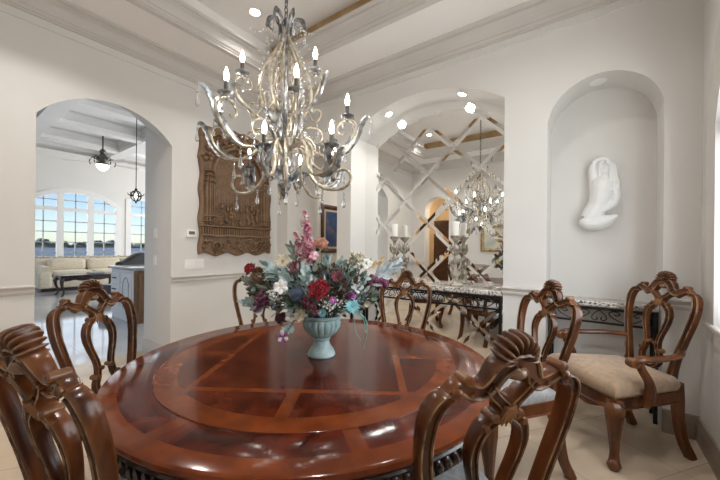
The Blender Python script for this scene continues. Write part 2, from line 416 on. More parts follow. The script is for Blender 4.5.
ARCH = (0.606, 1.708, 2.452, 2.735, 0, None, 2.83, 3.03)
HALL = (-3.655, -2.70, 2.47, 2.74, 0, None)
RECM = (-2.477, -0.676, 2.736, 3.02, 0, 0.33)
NICHE = (-0.327, 0.420, 2.425, 2.745, 0, 0.33)
FDOOR = (-3.51, -2.87, 2.35, 2.62, 0, None)
WIN = (0.85, 2.835, 2.10, 2.85, 0.87, None)
wall('wall_left', lambda s, z, d: V(XL - d, s, z), YF - 0.3, YB + 0.62, ZT, XL - XLIV, [ARCH], W_['wall'])
wall('wall_back', lambda s, z, d: V(s, YB + d, z), XL, XR + 0.2, ZT, 0.62, [HALL, RECM, NICHE], W_['wall'])
wall('wall_front', lambda s, z, d: V(s, YF - d, z), XL, XR + 0.2, ZT, 0.3, [FDOOR], W_['wall'])
wall('wall_right', lambda s, z, d: V(XR + d, s, z), YF, YB, ZT, 0.2, [WIN], W_['wall'])

b = MB(); b.box((XLIV - 0.0, YF - 3, -0.1), (XR + 0.2, YB + 4.2, 0)); struct(b.build('floor', W_['floor']))
b = MB(); b.box((XWIN - 0.3, -4.0, -0.1), (XLIV, 10, 0)); struct(b.build('floor_living', W_['lfloor']))

# soffit ring, tray sides, tray ceiling
TX0, TX1, TY0, TY1 = XL + 0.62, XR - 0.62, YF + 0.62, YB - 0.62
b = MB()
b.box((XL, YF, ZC1), (TX0, YB, ZC1 + 0.05)); b.box((TX1, YF, ZC1), (XR, YB, ZC1 + 0.05))
b.box((TX0, YF, ZC1), (TX1, TY0, ZC1 + 0.05)); b.box((TX0, TY1, ZC1), (TX1, YB, ZC1 + 0.05))
for lo, hi in (((TX0 - .04, TY0 - .04, ZC1 + .02), (TX0, TY1 + .04, ZT)), ((TX1, TY0 - .04, ZC1 + .02), (TX1 + .04, TY1 + .04, ZT)),
               ((TX0, TY0 - .04, ZC1 + .02), (TX1, TY0, ZT)), ((TX0, TY1, ZC1 + .02), (TX1, TY1 + .04, ZT))):
    b.box(lo, hi)
b.box((XL, YF, ZT), (XR, YB, ZT + 0.08))
struct(b.build('ceiling', W_['ceil']))
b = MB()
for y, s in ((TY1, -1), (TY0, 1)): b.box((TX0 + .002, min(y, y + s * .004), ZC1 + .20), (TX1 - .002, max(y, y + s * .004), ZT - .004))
struct(b.build('trim_gold_band', W_['gold']))  # gold-toned strips on the front and back tray sides

def ring(b, x0, x1, y0, y1, prof):
    """molding round the inside of a rectangle; prof = [(offset inward, z)]"""
    rows = [[V(x0 + o, y0 + o, z), V(x1 - o, y0 + o, z), V(x1 - o, y1 - o, z), V(x0 + o, y1 - o, z)] for o, z in prof]
    for r0, r1 in zip(rows, rows[1:] + rows[:1]):
        for k in range(4): b.add([r0[k], r0[(k + 1) % 4], r1[(k + 1) % 4], r1[k]], [(0, 1, 2, 3)])
def crown(z0, z1, pr):
    h = z1 - z0
    P = [(0, 0), (.10, 0), (.12, .06), (.10, .10), (.16, .12), (.22, .20), (.24, .26), (.30, .26), (.33, .34), (.40, .50), (.52, .66), (.68, .76),
         (.74, .78), (.74, .84), (.86, .86), (.95, .90), (1.0, .96), (1.0, 1.0), (0, 1.0)]
    return [(o * pr, z0 + z * h) for o, z in P]
b = MB(); ring(b, XL, XR, YF, YB, crown(ZC0, ZC1, 0.145)); struct(b.build('trim_crown', W_['trim'], fixn=True, angle=25))
b = MB(); ring(b, TX0, TX1, TY0, TY1, [(-.05, ZC1 - .012), (-.05, ZC1 + .004)][:0] + [(o_ - .03, z_ - .008) if i_ in (0,) else (o_, z_) for i_, (o_, z_) in enumerate(crown(ZC1 - .006, ZC1 + 0.165, 0.125))]); struct(b.build('trim_tray_crown', W_['trim'], angle=25))
# the small shadow-line bead below the crown
b = MB(); ring(b, XL, XR, YF, YB, [(0, ZC0 - .075), (.012, ZC0 - .072), (.012, ZC0 - .060), (0, ZC0 - .057)])
struct(b.build('trim_frieze_bead', W_['wall']))

RAILP = [(0, -.045), (.010, -.045), (.012, -.034), (.020, -.030), (.022, -.016), (.014, -.010), (.018, .004), (.030, .012), (.034, .022), (.030, .030), (.010, .034), (0, .034)]
BASEP = [(0, 0), (.022, 0), (.022, .12), (.016, .135), (.012, .15), (.012, .16), (0, .165)]
def run(b, fn, s0, s1, prof):
    n = len(prof)
    b.add([fn(s, o, z) for s in (s0, s1) for o, z in prof], [tuple(range(n)), tuple(range(n, 2 * n))[::-1]] + [(i, (i + 1) % n, n + (i + 1) % n, n + i) for i in range(n)])
fl = lambda s, o, z: V(XL + o, s, z); fb = lambda s, o, z: V(s, YB - o, z); fr = lambda s, o, z: V(XR - o, s, z); ff = lambda s, o, z: V(s, YF + o, z)
rp = [(o, ZR - .034 + z) for o, z in RAILP]
b = MB(); run(b, fl, YF, ARCH[0], rp); run(b, fl, ARCH[1], YB, rp); struct(b.build('trim_rail_left', W_['trim']))
b = MB(); run(b, fb, XL, HALL[0], rp); run(b, fb, HALL[1], RECM[0], rp); run(b, fb, RECM[1], NICHE[0], rp); run(b, fb, NICHE[1], XR, rp); struct(b.build('trim_rail_back', W_['trim']))
b = MB(); run(b, fr, YF, WIN[0] - .12, rp); run(b, fr, WIN[1] + .16, YB, rp); struct(b.build('trim_rail_right', W_['trim']))
b = MB(); run(b, ff, XL, FDOOR[0], rp); run(b, ff, FDOOR[1], XR, rp); struct(b.build('trim_rail_front', W_['trim']))
b = MB(); run(b, fl, YF, ARCH[0], BASEP); run(b, fl, ARCH[1], YB, BASEP)
run(b, lambda s, o, z: V(s, ARCH[1] - o, z), XLIV, XL, BASEP); struct(b.build('baseboard_left', W_['trim']))
b = MB(); run(b, fb, HALL[1], RECM[0], BASEP); run(b, fb, RECM[1], NICHE[0], BASEP); run(b, fb, NICHE[1], XR, BASEP); struct(b.build('baseboard_back', W_['base']))
b = MB(); run(b, fr, YF, YB, BASEP); struct(b.build('baseboard_right', W_['base']))
b = MB(); run(b, ff, XL, FDOOR[0], BASEP); run(b, ff, FDOOR[1], XR, BASEP); struct(b.build('baseboard_front', W_['base']))

# hallway behind the back wall's left opening
HY = YB + 0.62
b = MB()
b.box((-4.30, HY, 0), (-4.20, 7.0, 3.0)); b.box((-4.2, 6.9, 0), (-2.2, 7.0, 3.0)); b.box((-2.3, HY, 0), (-2.2, 6.9, 3.0))
struct(b.build('wall_hallway', W_['wall']))
b = MB(); b.box((-4.3, HY, 2.95), (-2.2, 7.0, 3.05)); struct(b.build('ceiling_hallway', W_['ceil']))
# passage behind the front wall
b = MB(); b.box((-4.1, -3.1, 0), (-2.2, -3.0, 3)); b.box((-4.2, -3.0, 0), (-4.1, YF - .3, 3)); b.box((-2.3, -3.0, 0), (-2.2, YF - .3, 3))
struct(b.build('wall_passage', mat('passage_paint', (0.52, 0.40, 0.26), 0.8, col2=(0.56, 0.44, 0.30), scale=2)))
b = MB(); b.box((-4.2, -3.1, 2.95), (-2.2, YF - .3, 3.05)); struct(b.build('ceiling_passage', W_['ceil']))
d = struct(empty('door_1', (-3.62, -1.5, 0)))
b = MB(); b.box((0, -.02, 0), (.72, .02, 2.1)); b.build('door_panel', W_['brownframe'], d)
b = MB()
for z0, z1 in ((.25, .95), (1.1, 1.95)):
    b.box((.12, .02, z0), (.60, .032, z1))
b.build('raised_panel', W_['brownframe'], d)
b = MB(); b.ell((.66, .06, 1.0), .028); b.tube([(.66, .02, 1.0), (.66, .06, 1.0)], .012, smooth=1); b.build('door_handle', W_['goldframe'], d)

# ------------------------------------------------------------------ dining room window (right wall)
wn = struct(empty('window_1', (XR, 0, 0)))
def arch_path(o, grow, n=24):
    g = (o[0] - grow, o[1] + grow, o[2], o[3] + grow)
    return [(g[0], o[4])] + [(g[0] + (g[1] - g[0]) * k / n, arch_z(g[0] + (g[1] - g[0]) * k / n, g)) for k in range(n + 1)] + [(g[1], o[4])]
b = MB()
inn, out = arch_path(WIN, 0.0), arch_path(WIN, 0.195); mid = arch_path(WIN, 0.11); mid2 = arch_path(WIN, 0.02)
rows = [[V(-.0, s, z) for s, z in out], [V(-.030, s, z) for s, z in out], [V(-.034, s, z) for s, z in mid], [V(-.02, s, z) for s, z in mid2], [V(-.02, s, z) for s, z in inn], [V(.0, s, z) for s, z in inn]]
for r0, r1 in zip(rows, rows[1:]):
    for k in range(len(r0) - 1): b.add([r0[k], r0[k + 1], r1[k + 1], r1[k]], [(0, 1, 2, 3)])
b.build('casing', W_['trim'], wn, angle=20)
b = MB(); b.rbox((-.04, WIN[0] - .11, WIN[4] - .035), (.12, WIN[1] + .16, WIN[4]), .012); b.box((-.02, WIN[0] - .11, WIN[4] - .11), (0, WIN[1] + .15, WIN[4] - .035)); b.build('sill', W_['trim'], wn)
b = MB()
sh = arch_path(WIN, -.05)
for a, c in zip([inn, sh][0:1], [sh][0:1]):
    for k in range(len(a) - 1):
        for x in (.09, .14): b.add([V(x, *a[k]), V(x, *a[k + 1]), V(x, *c[k + 1]), V(x, *c[k])], [(0, 1, 2, 3)])
        b.add([V(.09, *c[k]), V(.09, *c[k + 1]), V(.14, *c[k + 1]), V(.14, *c[k])], [(0, 1, 2, 3)])
b.box((.09, WIN[0], WIN[4]), (.14, WIN[1], WIN[4] + .05))
for y in (1.55, 2.25): b.box((.095, y - .025, WIN[4]), (.135, y + .025, 2.7))
b.box((.095, WIN[0], 2.06), (.135, WIN[1], 2.12))
b.build('sash', W_['white'], wn)
b = MB(); b.box((.112, WIN[0], WIN[4]), (.116, WIN[1], 2.84)); b.build('pane', W_['glass'], wn)
b = MB(); b.rbox((.015, WIN[1] - .06, 2.02), (.085, WIN[1] - .001, 2.13), .008); b.build('shade_bracket', W_['plastic'], wn)

# ------------------------------------------------------------------ living room
WLIV = [(2.04, 4.46, 2.72, 3.16, 0.72, None), (4.80, 6.6, 3.09, 3.10, 0.72, None)]
wall('wall_living', lambda s, z, d: V(XWIN - d, s, z), -4.0, 10.0, ZLIV, 0.3, WLIV, W_['lwall'])
b = MB(); b.box((XLIV, YB + .62, 0), (XLIV + .1, 10, ZLIV)); b.box((XLIV, -4.0, 0), (XLIV + .1, YF - .3, ZLIV)); b.box((XLIV, YF - .3, ZT), (XLIV + .1, YB + .62, ZLIV))
b.box((XWIN - .3, 9.9, 0), (XLIV, 10, ZLIV)); struct(b.build('wall_living_side', W_['lwall']))
b = MB(); b.box((XWIN, -4.0, ZLIV), (XLIV, 10, ZLIV + .1)); struct(b.build('ceiling_living', W_['white']))
b = MB()
FANX = atz(103, 132, ZLIV).x
BX = [FANX - 1.85 - .95, FANX - .95, FANX + .95, FANX + 2.8, FANX + 4.6]
BX = [x for x in BX if XWIN + .3 < x < XLIV - .3]
for x in BX: b.box((x - .17, -4, 4.42), (x + .17, 10, ZLIV))
for y in (-2.6, -.35, 1.9, 4.15, 6.4, 8.6): b.box((XWIN, y - .17, 4.412), (XLIV, y + .17, ZLIV))
struct(b.build('ceiling_beams', W_['white']))
b = MB()
xs = [XWIN, *BX, XLIV]; ys = [-4, -2.6, -.35, 1.9, 4.15, 6.4, 8.6, 10]
for x0, x1 in zip(xs, xs[1:]):
    for y0, y1 in zip(ys, ys[1:]):
        e = .17
        ring(b, x0 + e, x1 - e, y0 + e, y1 - e, [(0, 4.53), (.03, 4.53), (.04, 4.60), (.10, 4.68), (.11, 4.74), (0, 4.74)])
struct(b.build('trim_coffer', W_['lgray'], fixn=False))
b = MB(); run(b, lambda s, o, z: V(XWIN + o, s, z), -4, 10, crown(4.20, 4.42, .16)); struct(b.build('trim_living_crown', W_['lwall']))

def living_window(n, o, cols, rows, arch):
    wroot = struct(empty('window_%d' % n, (XWIN, 0, 0)))
    b = MB(); ins, ou = arch_path(o, -.07), arch_path(o, .10)
    for k in range(len(ins) - 1):
        b.add([V(.03, *ou[k]), V(.03, *ou[k + 1]), V(.03, *ins[k + 1]), V(.03, *ins[k])], [(0, 1, 2, 3)])
        b.add([V(.03, *ou[k]), V(.03, *ou[k + 1]), V(0, *ou[k + 1]), V(0, *ou[k])], [(0, 1, 2, 3)])
        b.add([V(.03, *ins[k]), V(.03, *ins[k + 1]), V(-.12, *ins[k + 1]), V(-.12, *ins[k])], [(0, 1, 2, 3)])
    b.box((-.1, o[0] - .1, o[4] - .06), (.06, o[1] + .1, o[4] + .03))
    wd = (o[1] - o[0]) / cols
    for c in range(1, cols):
        y = o[0] + wd * c; b.box((-.12, y - .085, o[4]), (.02, y + .085, arch_z(y, o)))
    b.box((-.118, o[0], 2.46), (.016, o[1], 2.58)); b.build('window_frame', W_['white'], wroot)
    b = MB()
    for c in range(cols):
        y = o[0] + wd * (c + .5); b.box((-.10, y - .016, o[4]), (-.06, y + .016, arch_z(y, o)))
    for r in range(1, rows):
        z = o[4] + (2.46 - o[4]) * r / rows; b.box((-.10, o[0], z - .014), (-.06, o[1], z + .014))
    z = 2.83; ext = [s for s in np.linspace(o[0], o[1], 60) if arch_z(s, o) > z]
    b.box((-.10, ext[0], z - .014), (-.06, ext[-1], z + .014))
    b.build('muntin', W_['greytop'], wroot)
    b = MB(); P = arch_path(o, 0); c = V(-.08, (o[0] + o[1]) / 2, 1.5)
    b.add([V(-.08, *p) for p in P], [tuple(range(len(P)))]); b.build('pane', W_['glass'], wroot, fixn=False)
living_window(2, WLIV[0], 3, 5, True); living_window(3, WLIV[1], 2, 5, False)

# water and far shore
b = MB(); b.box((-2500, -2500, -3.2), (XWIN - 12, 2500, -3.0)); tag(b.build('lake', W_['water']), kind='structure')
b = MB()
def tl(u, v):
    y = -900 + 2400 * u; h = 2 + 6 * (0.5 + 0.5 * math.sin(y * .013)) * (0.6 + 0.4 * math.sin(y * .071 + 1)) + 3 * math.sin(y * .31) + 2 * math.sin(y * .93)
    return V(-620 + (-30 * math.sin(PI * v)), y, -3 + max(2, h + 3) * math.sin(PI * min(1, v * 1.0) / 2) if v < 1 else -3 + max(2, h + 3))
b.grid(tl, 900, 5)
tl2 = b.build('far_shore_trees', W_['trees'], fixn=False, solid=0); tag(tl2, 'dark tree line along the far shore of the lake seen through the windows', 'trees', kind='stuff')

# ------------------------------------------------------------------ dining table
TC = V(-1.165, 1.215, 0); TR = 0.887; TH = 0.76
t = empty('dining_table', TC, 0, 'round polished mahogany dining table with radial inlay under the chandelier', 'dining table')
b = MB(); b.lathe([(0.0, TH), (.60, TH), (.715, TH), (TR - .012, TH), (TR - .003, TH - .006), (TR, TH - .016), (TR - .004, TH - .026), (TR - .012, TH - .032), (0.3, TH - .032)], seg=160)
b.build('tabletop', veneer_mat('radial_mahogany_veneer'), t)
b = MB(); b.lathe([(0.67, TH + .0005), (.688, TH + .0005), (.699, TH + .0022), (.7025, TH + .0042), (.706, TH + .0022), (.707, TH + .0002)], seg=160)
b.lathe([(0.0, TH + .0012), (0.0, TH + .0030), (.7005, TH + .0030), (.7005, TH + .0012)], seg=160)
tag(b.build('turntable', bpy.data.materials['radial_mahogany_veneer'], t), 'flush round centre panel with a thin raised rim')
b = MB(); b.lathe([(TR - .05, TH - .032), (TR - .012, TH - .034), (TR - .006, TH - .040), (TR - .010, TH - .046), (TR - .02, TH - .048), (TR - .02, TH - .10), (TR - .03, TH - .105), (TR - .05, TH - .11)], seg=160)
b.build('apron', W_['darkwood'], t)
b = MB()
for k in range(150):
    a = k / 150 * 2 * PI
    M = Matrix.Rotation(a, 3, 'Z') @ Matrix.Rotation(.5, 3, 'X')
    b.ell((math.cos(a) * (TR - .018), math.sin(a) * (TR - .018), TH - .072), (.012, .0135, .028), 7, 6, M)
b.build('gadroon_edge', W_['darkwood'], t)
b = MB(); b.lathe([(.20, .10), (.24, .13), (.22, .20), (.12, .26), (.10, .34), (.16, .42), (.19, .50), (.13, .58), (.15, .64), (.30, .66), (.34, TH - .03), (.2, TH - .03)], seg=32, flute=16, fdepth=.08)
b.build('pedestal', W_['darkwood'], t)
for k in range(4):
    b = MB(); a = k * PI / 2 + .5; c, s_ = math.cos(a), math.sin(a)
    b.sweep([(c * r, s_ * r, z) for r, z in ((.14, .30), (.20, .25), (.27, .13), (.33, .065), (.385, .06), (.40, .04))], [.05, .055, .05, .042, .045, .03], [.05, .05, .045, .035, .04, .03], N=(-s_, c, 0), prof=BOXY)
    b.build('pedestal_foot', W_['darkwood'], t)
# the seam where the leaf begins
b = MB()
p0, p1 = atz(90, 367, TH) - TC, atz(165, 362.5, TH) - TC
dr = (p1 - p0).normalized(); nn = V(-dr.y, dr.x, 0) * .0012
b.add([p0 - nn + Zv * .0004, p1 - nn + Zv * .0004, p1 + nn + Zv * .0004, p0 + nn + Zv * .0004], [(0, 1, 2, 3)])
b.build('leaf_seam', W_['darkwood'], t, fixn=False)

# ------------------------------------------------------------------ carved chairs
def rake(v): 
    d = max(0, v - .46)
    return -.245 - .10 * d - .17 * d * d
UW = .80
def bp(u, v, off=0): return V(u * UW, rake(v) + off, v)
NB = (0, .97, .22)
def back_parts(root, sc, wood):
    """the carved open back: posts, crest rail with shell, lyre splat"""
    for s in (-1, 1):
        b = MB()
        b.sweep([bp(s * u, v) for u, v in ((.182, .43), (.186, .50), (.206, .60), (.240, .72), (.268, .83), (.274, .91), (.264, .960), (.240, .985), (.205, .990))],
                [.024, .022, .018, .018, .019, .019, .019, .017, .014], [.023, .022, .020, .020, .021, .022, .023, .021, .018], NB, BEAD, 6)
        # scrolled elbow leaf at the shoulder
        M = Matrix.Rotation(PI / 2, 3, 'X')
        b.lathe([(.004, -.0265), (.010, -.0235), (.0135, -.019), (.0135, .019), (.010, .0235), (.004, .0265)], bp(s * .205, 1.000), 12, M)
        b.build('back_post', [wood, W_['gilt']], root)
    b = MB()
    for s in (-1, 1):
        b.sweep([bp(s * u, v, .004) for u, v in ((.222, .996), (.188, 1.012), (.150, .998), (.112, .990), (.082, 1.006), (.056, 1.040), (.020, 1.060), (0, 1.060))],
                [.012, .018, .021, .024, .026, .027, .025, .025], [.016, .020, .019, .019, .020, .024, .027, .027], NB, BEAD, 6)
        b.lathe([(.003, -.0255), (.010, -.0245), (.0135, -.020), (.0135, .020), (.010, .0245), (.003, .0255)], bp(s * .178, 1.028), 12, Matrix.Rotation(PI / 2, 3, 'X'))
        # bracket from the crest down to the knot under the shell
        b.sweep([bp(s * u, v, .002) for u, v in ((.086, 1.000), (.064, .978), (.042, .962), (.018, .944), (.010, .922))],
                [.014, .014, .013, .016, .018], [.022, .022, .022, .024, .024], NB, BEAD, 5)
        # drop leaf on the lower edge of the crest
        b.sweep([bp(s * u, v, .002) for u, v in ((.150, .992), (.140, .975), (.128, .962))], [.014, .010, .003], [.018, .016, .01], NB, ROUND, 4)
    crest = b.build('crest_rail', [wood, W_['gilt']], root)
    # fan shell
    b = MB(); NT, NPH, ribs = 110, 12, 11
    A = math.radians(100); R = .068
    cx = bp(0, 1.060, .002); up = V(0, -.22, .975)
    nrm = V(0, .975, .22)
    vs = []
    for i in range(NT + 1):
        th = -A + 2 * A * i / NT
        rib = abs(math.cos((i / NT) * ribs * PI))          # 1 on the ridge edges
        rr = R * (1.0 - .20 * abs(th / A) ** 2) * (.86 + .14 * (1 - rib ** 3))
        for j in range(NPH + 1):
            ph = -PI / 2 + PI * j / NPH
            thk = .046 * (.66 + .34 * (1 - rib ** 2))
            rad = rr * abs(math.cos(ph)) ** .45
            vs.append(cx + V(math.sin(th), 0, 0) * rad + up * (math.cos(th) * rad) + nrm * (math.copysign(abs(math.sin(ph)) ** .8, ph) * thk * (.35 + .65 * (rad / R))) + nrm * .004)
    n1 = NPH + 1
    b.add(vs, [(i * n1 + j, i * n1 + j + 1, (i + 1) * n1 + j + 1, (i + 1) * n1 + j) for i in range(NT) for j in range(NPH)])
    b.ell(bp(0, 1.028, .0), (.030, .034, .018), 12, 8)
    b.build('shell_carving', W_['shell'], crest, angle=50)
    b = MB()
    for s in (-1, 1):
        b.sweep([bp(s * u, v) for u, v in ((.008, .945), (.022, .918), (.050, .900), (.076, .880), (.093, .845), (.094, .805), (.080, .755), (.060, .705), (.050, .660), (.056, .615), (.074, .575), (.070, .535), (.045, .508), (.012, .495))],
                [.013, .013, .014, .015, .015, .014, .0125, .0115, .0115, .0125, .014, .015, .015, .015], [.020, .020, .020, .020, .019, .018, .017, .017, .017, .017, .018, .019, .019, .019], NB, BEAD, 5)
        Mx = Matrix.Rotation(PI / 2, 3, 'X')
        b.lathe([(.003, -.0245), (.009, -.0235), (.0125, -.019), (.0125, .019), (.009, .0235), (.003, .0245)], bp(s * .048, .912), 12, Mx)      # scroll at the shoulder
        b.lathe([(.002, -.023), (.008, -.022), (.0105, -.018), (.0105, .018), (.008, .022), (.002, .023)], bp(s * .073, .888), 10, Mx)
        b.lathe([(.002, -.024), (.012, -.022), (.012, .022), (.002, .024)], bp(s * .036, .655), 10, Mx)
        b.lathe([(.002, -.024), (.014, -.022), (.014, .022), (.002, .024)], bp(s * .074, .61), 10, Mx)
    for k in range(5):      # leaf fan under the knot
        a = (k - 2) * .35
        b.tube([bp(.006 * (k - 2), .940, .02), bp(.05 * math.sin(a), .940 - .055 * math.cos(a), .016)], [.008, .002], 6, 1)
        b.tube([bp(.006 * (k - 2), .940, -.022), bp(.05 * math.sin(a), .940 - .055 * math.cos(a), -.018)], [.008, .002], 6, 1)
    b.build('splat', [wood, W_['gilt']], root)

def cabriole(x, y, sx, sy, zt=.44):
    b = MB()
    k = .018
    b.sweep([(x, y, zt), (x + sx * .006, y + sy * .006, zt - .035), (x + sx * k, y + sy * k, .34), (x + sx * .012, y + sy * .012, .25), (x - sx * .002, y - sy * .002, .15), (x - sx * .006, y - sy * .006, .09), (x + sx * .004, y + sy * .004, .05), (x + sx * .012, y + sy * .012, .028), (x + sx * .010, y + sy * .010, .0)],
            [.043, .047, .050, .039, .028, .023, .028, .037, .024], [.043, .047, .050, .039, .028, .023, .028, .037, .024], N=(0, 1, 0), prof=ROUND, smooth=5)
    return b
def seat_outline(wf, wb, yf, yb, n=14, bow=.03):
    pts = []
    for k in range(n + 1):
        u = -1 + 2 * k / n; pts.append((wf * u, yf + bow * (1 - u * u)))
    pts += [(wb + (wf - wb) * t, yb + (yf - yb) * t) for t in (.75, .5, .25)]
    for k in range(n + 1):
        u = 1 - 2 * k / n; pts.append((wb * u, yb))
    pts += [(-(wb + (wf - wb) * t), yb + (yf - yb) * t) for t in (.25, .5, .75)]
    return pts
def make_chair(label, group, wood, fabric, arms=False):
    root = empty('carved_armchair' if arms else 'carved_dining_chair', (0, 0, 0), 0, label, 'chair', group)
    wf = .29 if arms else .265; wb = .205 if arms else .195
    back_parts(root, 1, wood)
    P = seat_outline(wf, wb, .255, -.235)
    b = MB(); n = len(P); vs = []
    dz = -.045 if arms else 0
    for z, e in ((.395 + dz, -.012), (.40 + dz, 0), (.455 + dz, 0), (.462 + dz, -.006)):
        for x, y in P: vs.append((x + math.copysign(e, x), y + math.copysign(e, y), z))
    fs = [(i * n + j, i * n + (j + 1) % n, (i + 1) * n + (j + 1) % n, (i + 1) * n + j) for i in range(3) for j in range(n)] + [tuple(range(n))[::-1], tuple(3 * n + j for j in range(n))]
    b.add(vs, fs)
    b.sweep([(x, y, z + dz) for x, y, z in ((-wf * .8, .262, .405), (-.12, .280, .375), (-.05, .288, .385), (0, .29, .36), (.05, .288, .385), (.12, .280, .375), (wf * .8, .262, .405))], [.012, .02, .018, .03, .018, .02, .012], [.012] * 7, N=(0, 1, 0), prof=ROUND, smooth=5)
    b.build('seat_rail', wood, root)
    b = MB(); vs = []; LV = ((.415, .985), (.430, 1.012), (.455, 1.02), (.478, .99), (.497, .92), (.512, .78), (.520, .55), (.523, .25), (.524, .02)) if arms else ((.460, .985), (.475, 1.0), (.492, .985), (.508, .93), (.520, .80), (.528, .55), (.531, .25), (.532, .02))
    for z, e in LV:
        for x, y in P: vs.append((x * e, (y - .01) * e + .01, z))
    L = len(LV)
    b.add(vs, [(i * n + j, i * n + (j + 1) % n, (i + 1) * n + (j + 1) % n, (i + 1) * n + j) for i in range(L - 1) for j in range(n)] + [tuple(range(n))[::-1], tuple((L - 1) * n + j for j in range(n))])
    b.build('seat_cushion', fabric, root, angle=70)
    for s in (-1, 1):
        cabriole(s * (wf - .035), .225, s, 1, .40 if arms else .44).build('front_leg', wood, root)
        b = MB(); b.sweep([(s * .183, -.242, .46), (s * .184, -.245, .36), (s * .186, -.250, .24), (s * .190, -.275, .11), (s * .195, -.315, .02), (s * .196, -.322, 0)], [.026, .027, .024, .022, .023, .024], [.027, .028, .026, .024, .025, .026], N=(0, 1, 0), prof=BOXY, smooth=5)
        b.build('rear_leg', wood, root)
        if arms:
            b = MB()
            b.sweep([bp(s * .225, .655), (s * .262, -.17, .652), (s * .295, -.06, .646), (s * .312, .05, .646), (s * .308, .115, .648), (s * .300, .150, .635)], [.020, .020, .021, .026, .030, .024], [.016, .016, .016, .018, .020, .018], N=(0, 0, 1), prof=ROUND, smooth=6)
            b.lathe([(.004, -.026), (.026, -.024), (.030, 0), (.026, .024), (.004, .026)], (s * .298, .158, .625), 14, Matrix.Rotation(PI / 2, 3, 'Y'))
            b.build('arm', wood, root)
            b = MB(); b.sweep([(s * .300, .130, .635), (s * .305, .105, .58), (s * .303, .062, .51), (s * .300, .055, .44), (s * .290, .075, .37)], [.024, .022, .024, .030, .026], [.022, .022, .024, .03, .02], N=(0, 1, 0), prof=ROUND, smooth=6)
            b.build('arm_support', wood, root)
    return root
GRP = 'carved shell-back dining chairs round the table'
CH_ = [((-.447, 1.045), 145.5, 'carved mahogany dining chair with shell crest nearest the camera at right, seen from behind'),
       ((-1.18, .51), 102, 'carved mahogany dining chair at lower left, cut off by the left edge of the photo'),
       ((-1.95, .745), 27, 'carved mahogany dining chair in front of the archway to the living room'),
       ((-2.37, 1.82), -29.3, 'carved dining chair half hidden behind the flowers, below the wooden plaque'),
       ((-1.28, 2.24), 282, 'carved dining chair across the table in front of the diamond mirror'),
       ((-.455, 2.13), 227, 'carved dining chair between the table and the armchair, before the right console')]
def stand(o, p, ang, label=None, sc=1.0):
    o.location = (p[0], p[1], 0); o.rotation_euler = (0, 0, math.radians(ang) - PI / 2); o.scale = (sc, sc, sc)
    if label: o['label'] = label
ch0 = make_chair(CH_[0][2], GRP, W_['wood'], W_['seatg'])
stand(ch0, *CH_[0])
for c_ in CH_[1:]: stand(copy_tree(ch0), *c_)
arm = make_chair('carved mahogany armchair with tan tapestry seat standing in the right corner', None, W_['wood'], W_['seat'], True)
stand(arm, (.126, 2.843), 219.7, None, 1.045)

# ------------------------------------------------------------------ diamond mirror
def clip(poly, hull):
    for k in range(len(hull)):
        (ax, ay), (bx, by) = hull[k], hull[(k + 1) % len(hull)]
        ins = lambda p: (bx - ax) * (p[1] - ay) - (by - ay) * (p[0] - ax) >= -1e-9
        out = []
        for i in range(len(poly)):
            p, q = poly[i], poly[(i + 1) % len(poly)]
            ip, iq = ins(p), ins(q)
            if ip: out.append(p)
            if ip != iq:
                d1 = (bx - ax) * (p[1] - ay) - (by - ay) * (p[0] - ax); d2 = (bx - ax) * (q[1] - ay) - (by - ay) * (q[0] - ax)
                t = d1 / (d1 - d2); out.append((p[0] + (q[0] - p[0]) * t, p[1] + (q[1] - p[1]) * t))
        poly = out
        if len(poly) < 3: return []
    return poly
hull = [(RECM[0], .0)] + [(RECM[1], .0)] + [(s, z) for s, z in arch_path(RECM, 0)[1:-1]][::-1]
b = MB(); YM = YB + .33 - .012; HX, HZ, BV = .300, .2835, .034
for i in range(-12, 13):
    for j in range(-14, 15):
        if (i + j) % 2: continue
        cx, cz = -1.576 + (i) * HX, 1.614 + HZ * (j + 1)
        k = 1 - BV / (HX * HZ / math.hypot(HX, HZ))
        outer = [(cx + HX, cz), (cx, cz + HZ), (cx - HX, cz), (cx, cz - HZ)]
        inner = [(cx + HX * k, cz), (cx, cz + HZ * k), (cx - HX * k, cz), (cx, cz - HZ * k)]
        p = clip(inner, hull)
        if p: b.add([V(x, YM - .0018, z) for x, z in p], [tuple(range(len(p)))])
        def yy(x, z):
            d = abs(x - cx) / HX + abs(z - cz) / HZ
            return YM - .0018 * min(1, max(0, (1 - d) / (1 - k)))
        for q in range(4):
            p = clip([outer[q], outer[(q + 1) % 4], inner[(q + 1) % 4], inner[q]], hull)
            if p: b.add([V(x, yy(x, z), z) for x, z in p], [tuple(range(len(p)))])
b.add([V(x, YM + .004, z) for x, z in hull], [tuple(range(len(hull)))])
for p, q in zip(hull, hull[1:] + hull[:1]): b.add([V(p[0], YM, p[1]), V(q[0], YM, q[1]), V(q[0], YM + .011, q[1]), V(p[0], YM + .011, p[1])], [(0, 1, 2, 3)])
o = b.build('mirror', W_['mirror'], angle=1, fixn=False)
o.data.polygons.foreach_set('use_smooth', [False] * len(o.data.polygons))
tag(o, 'tall arched wall mirror with a diamond lattice pattern, behind the two candlesticks', 'mirror')

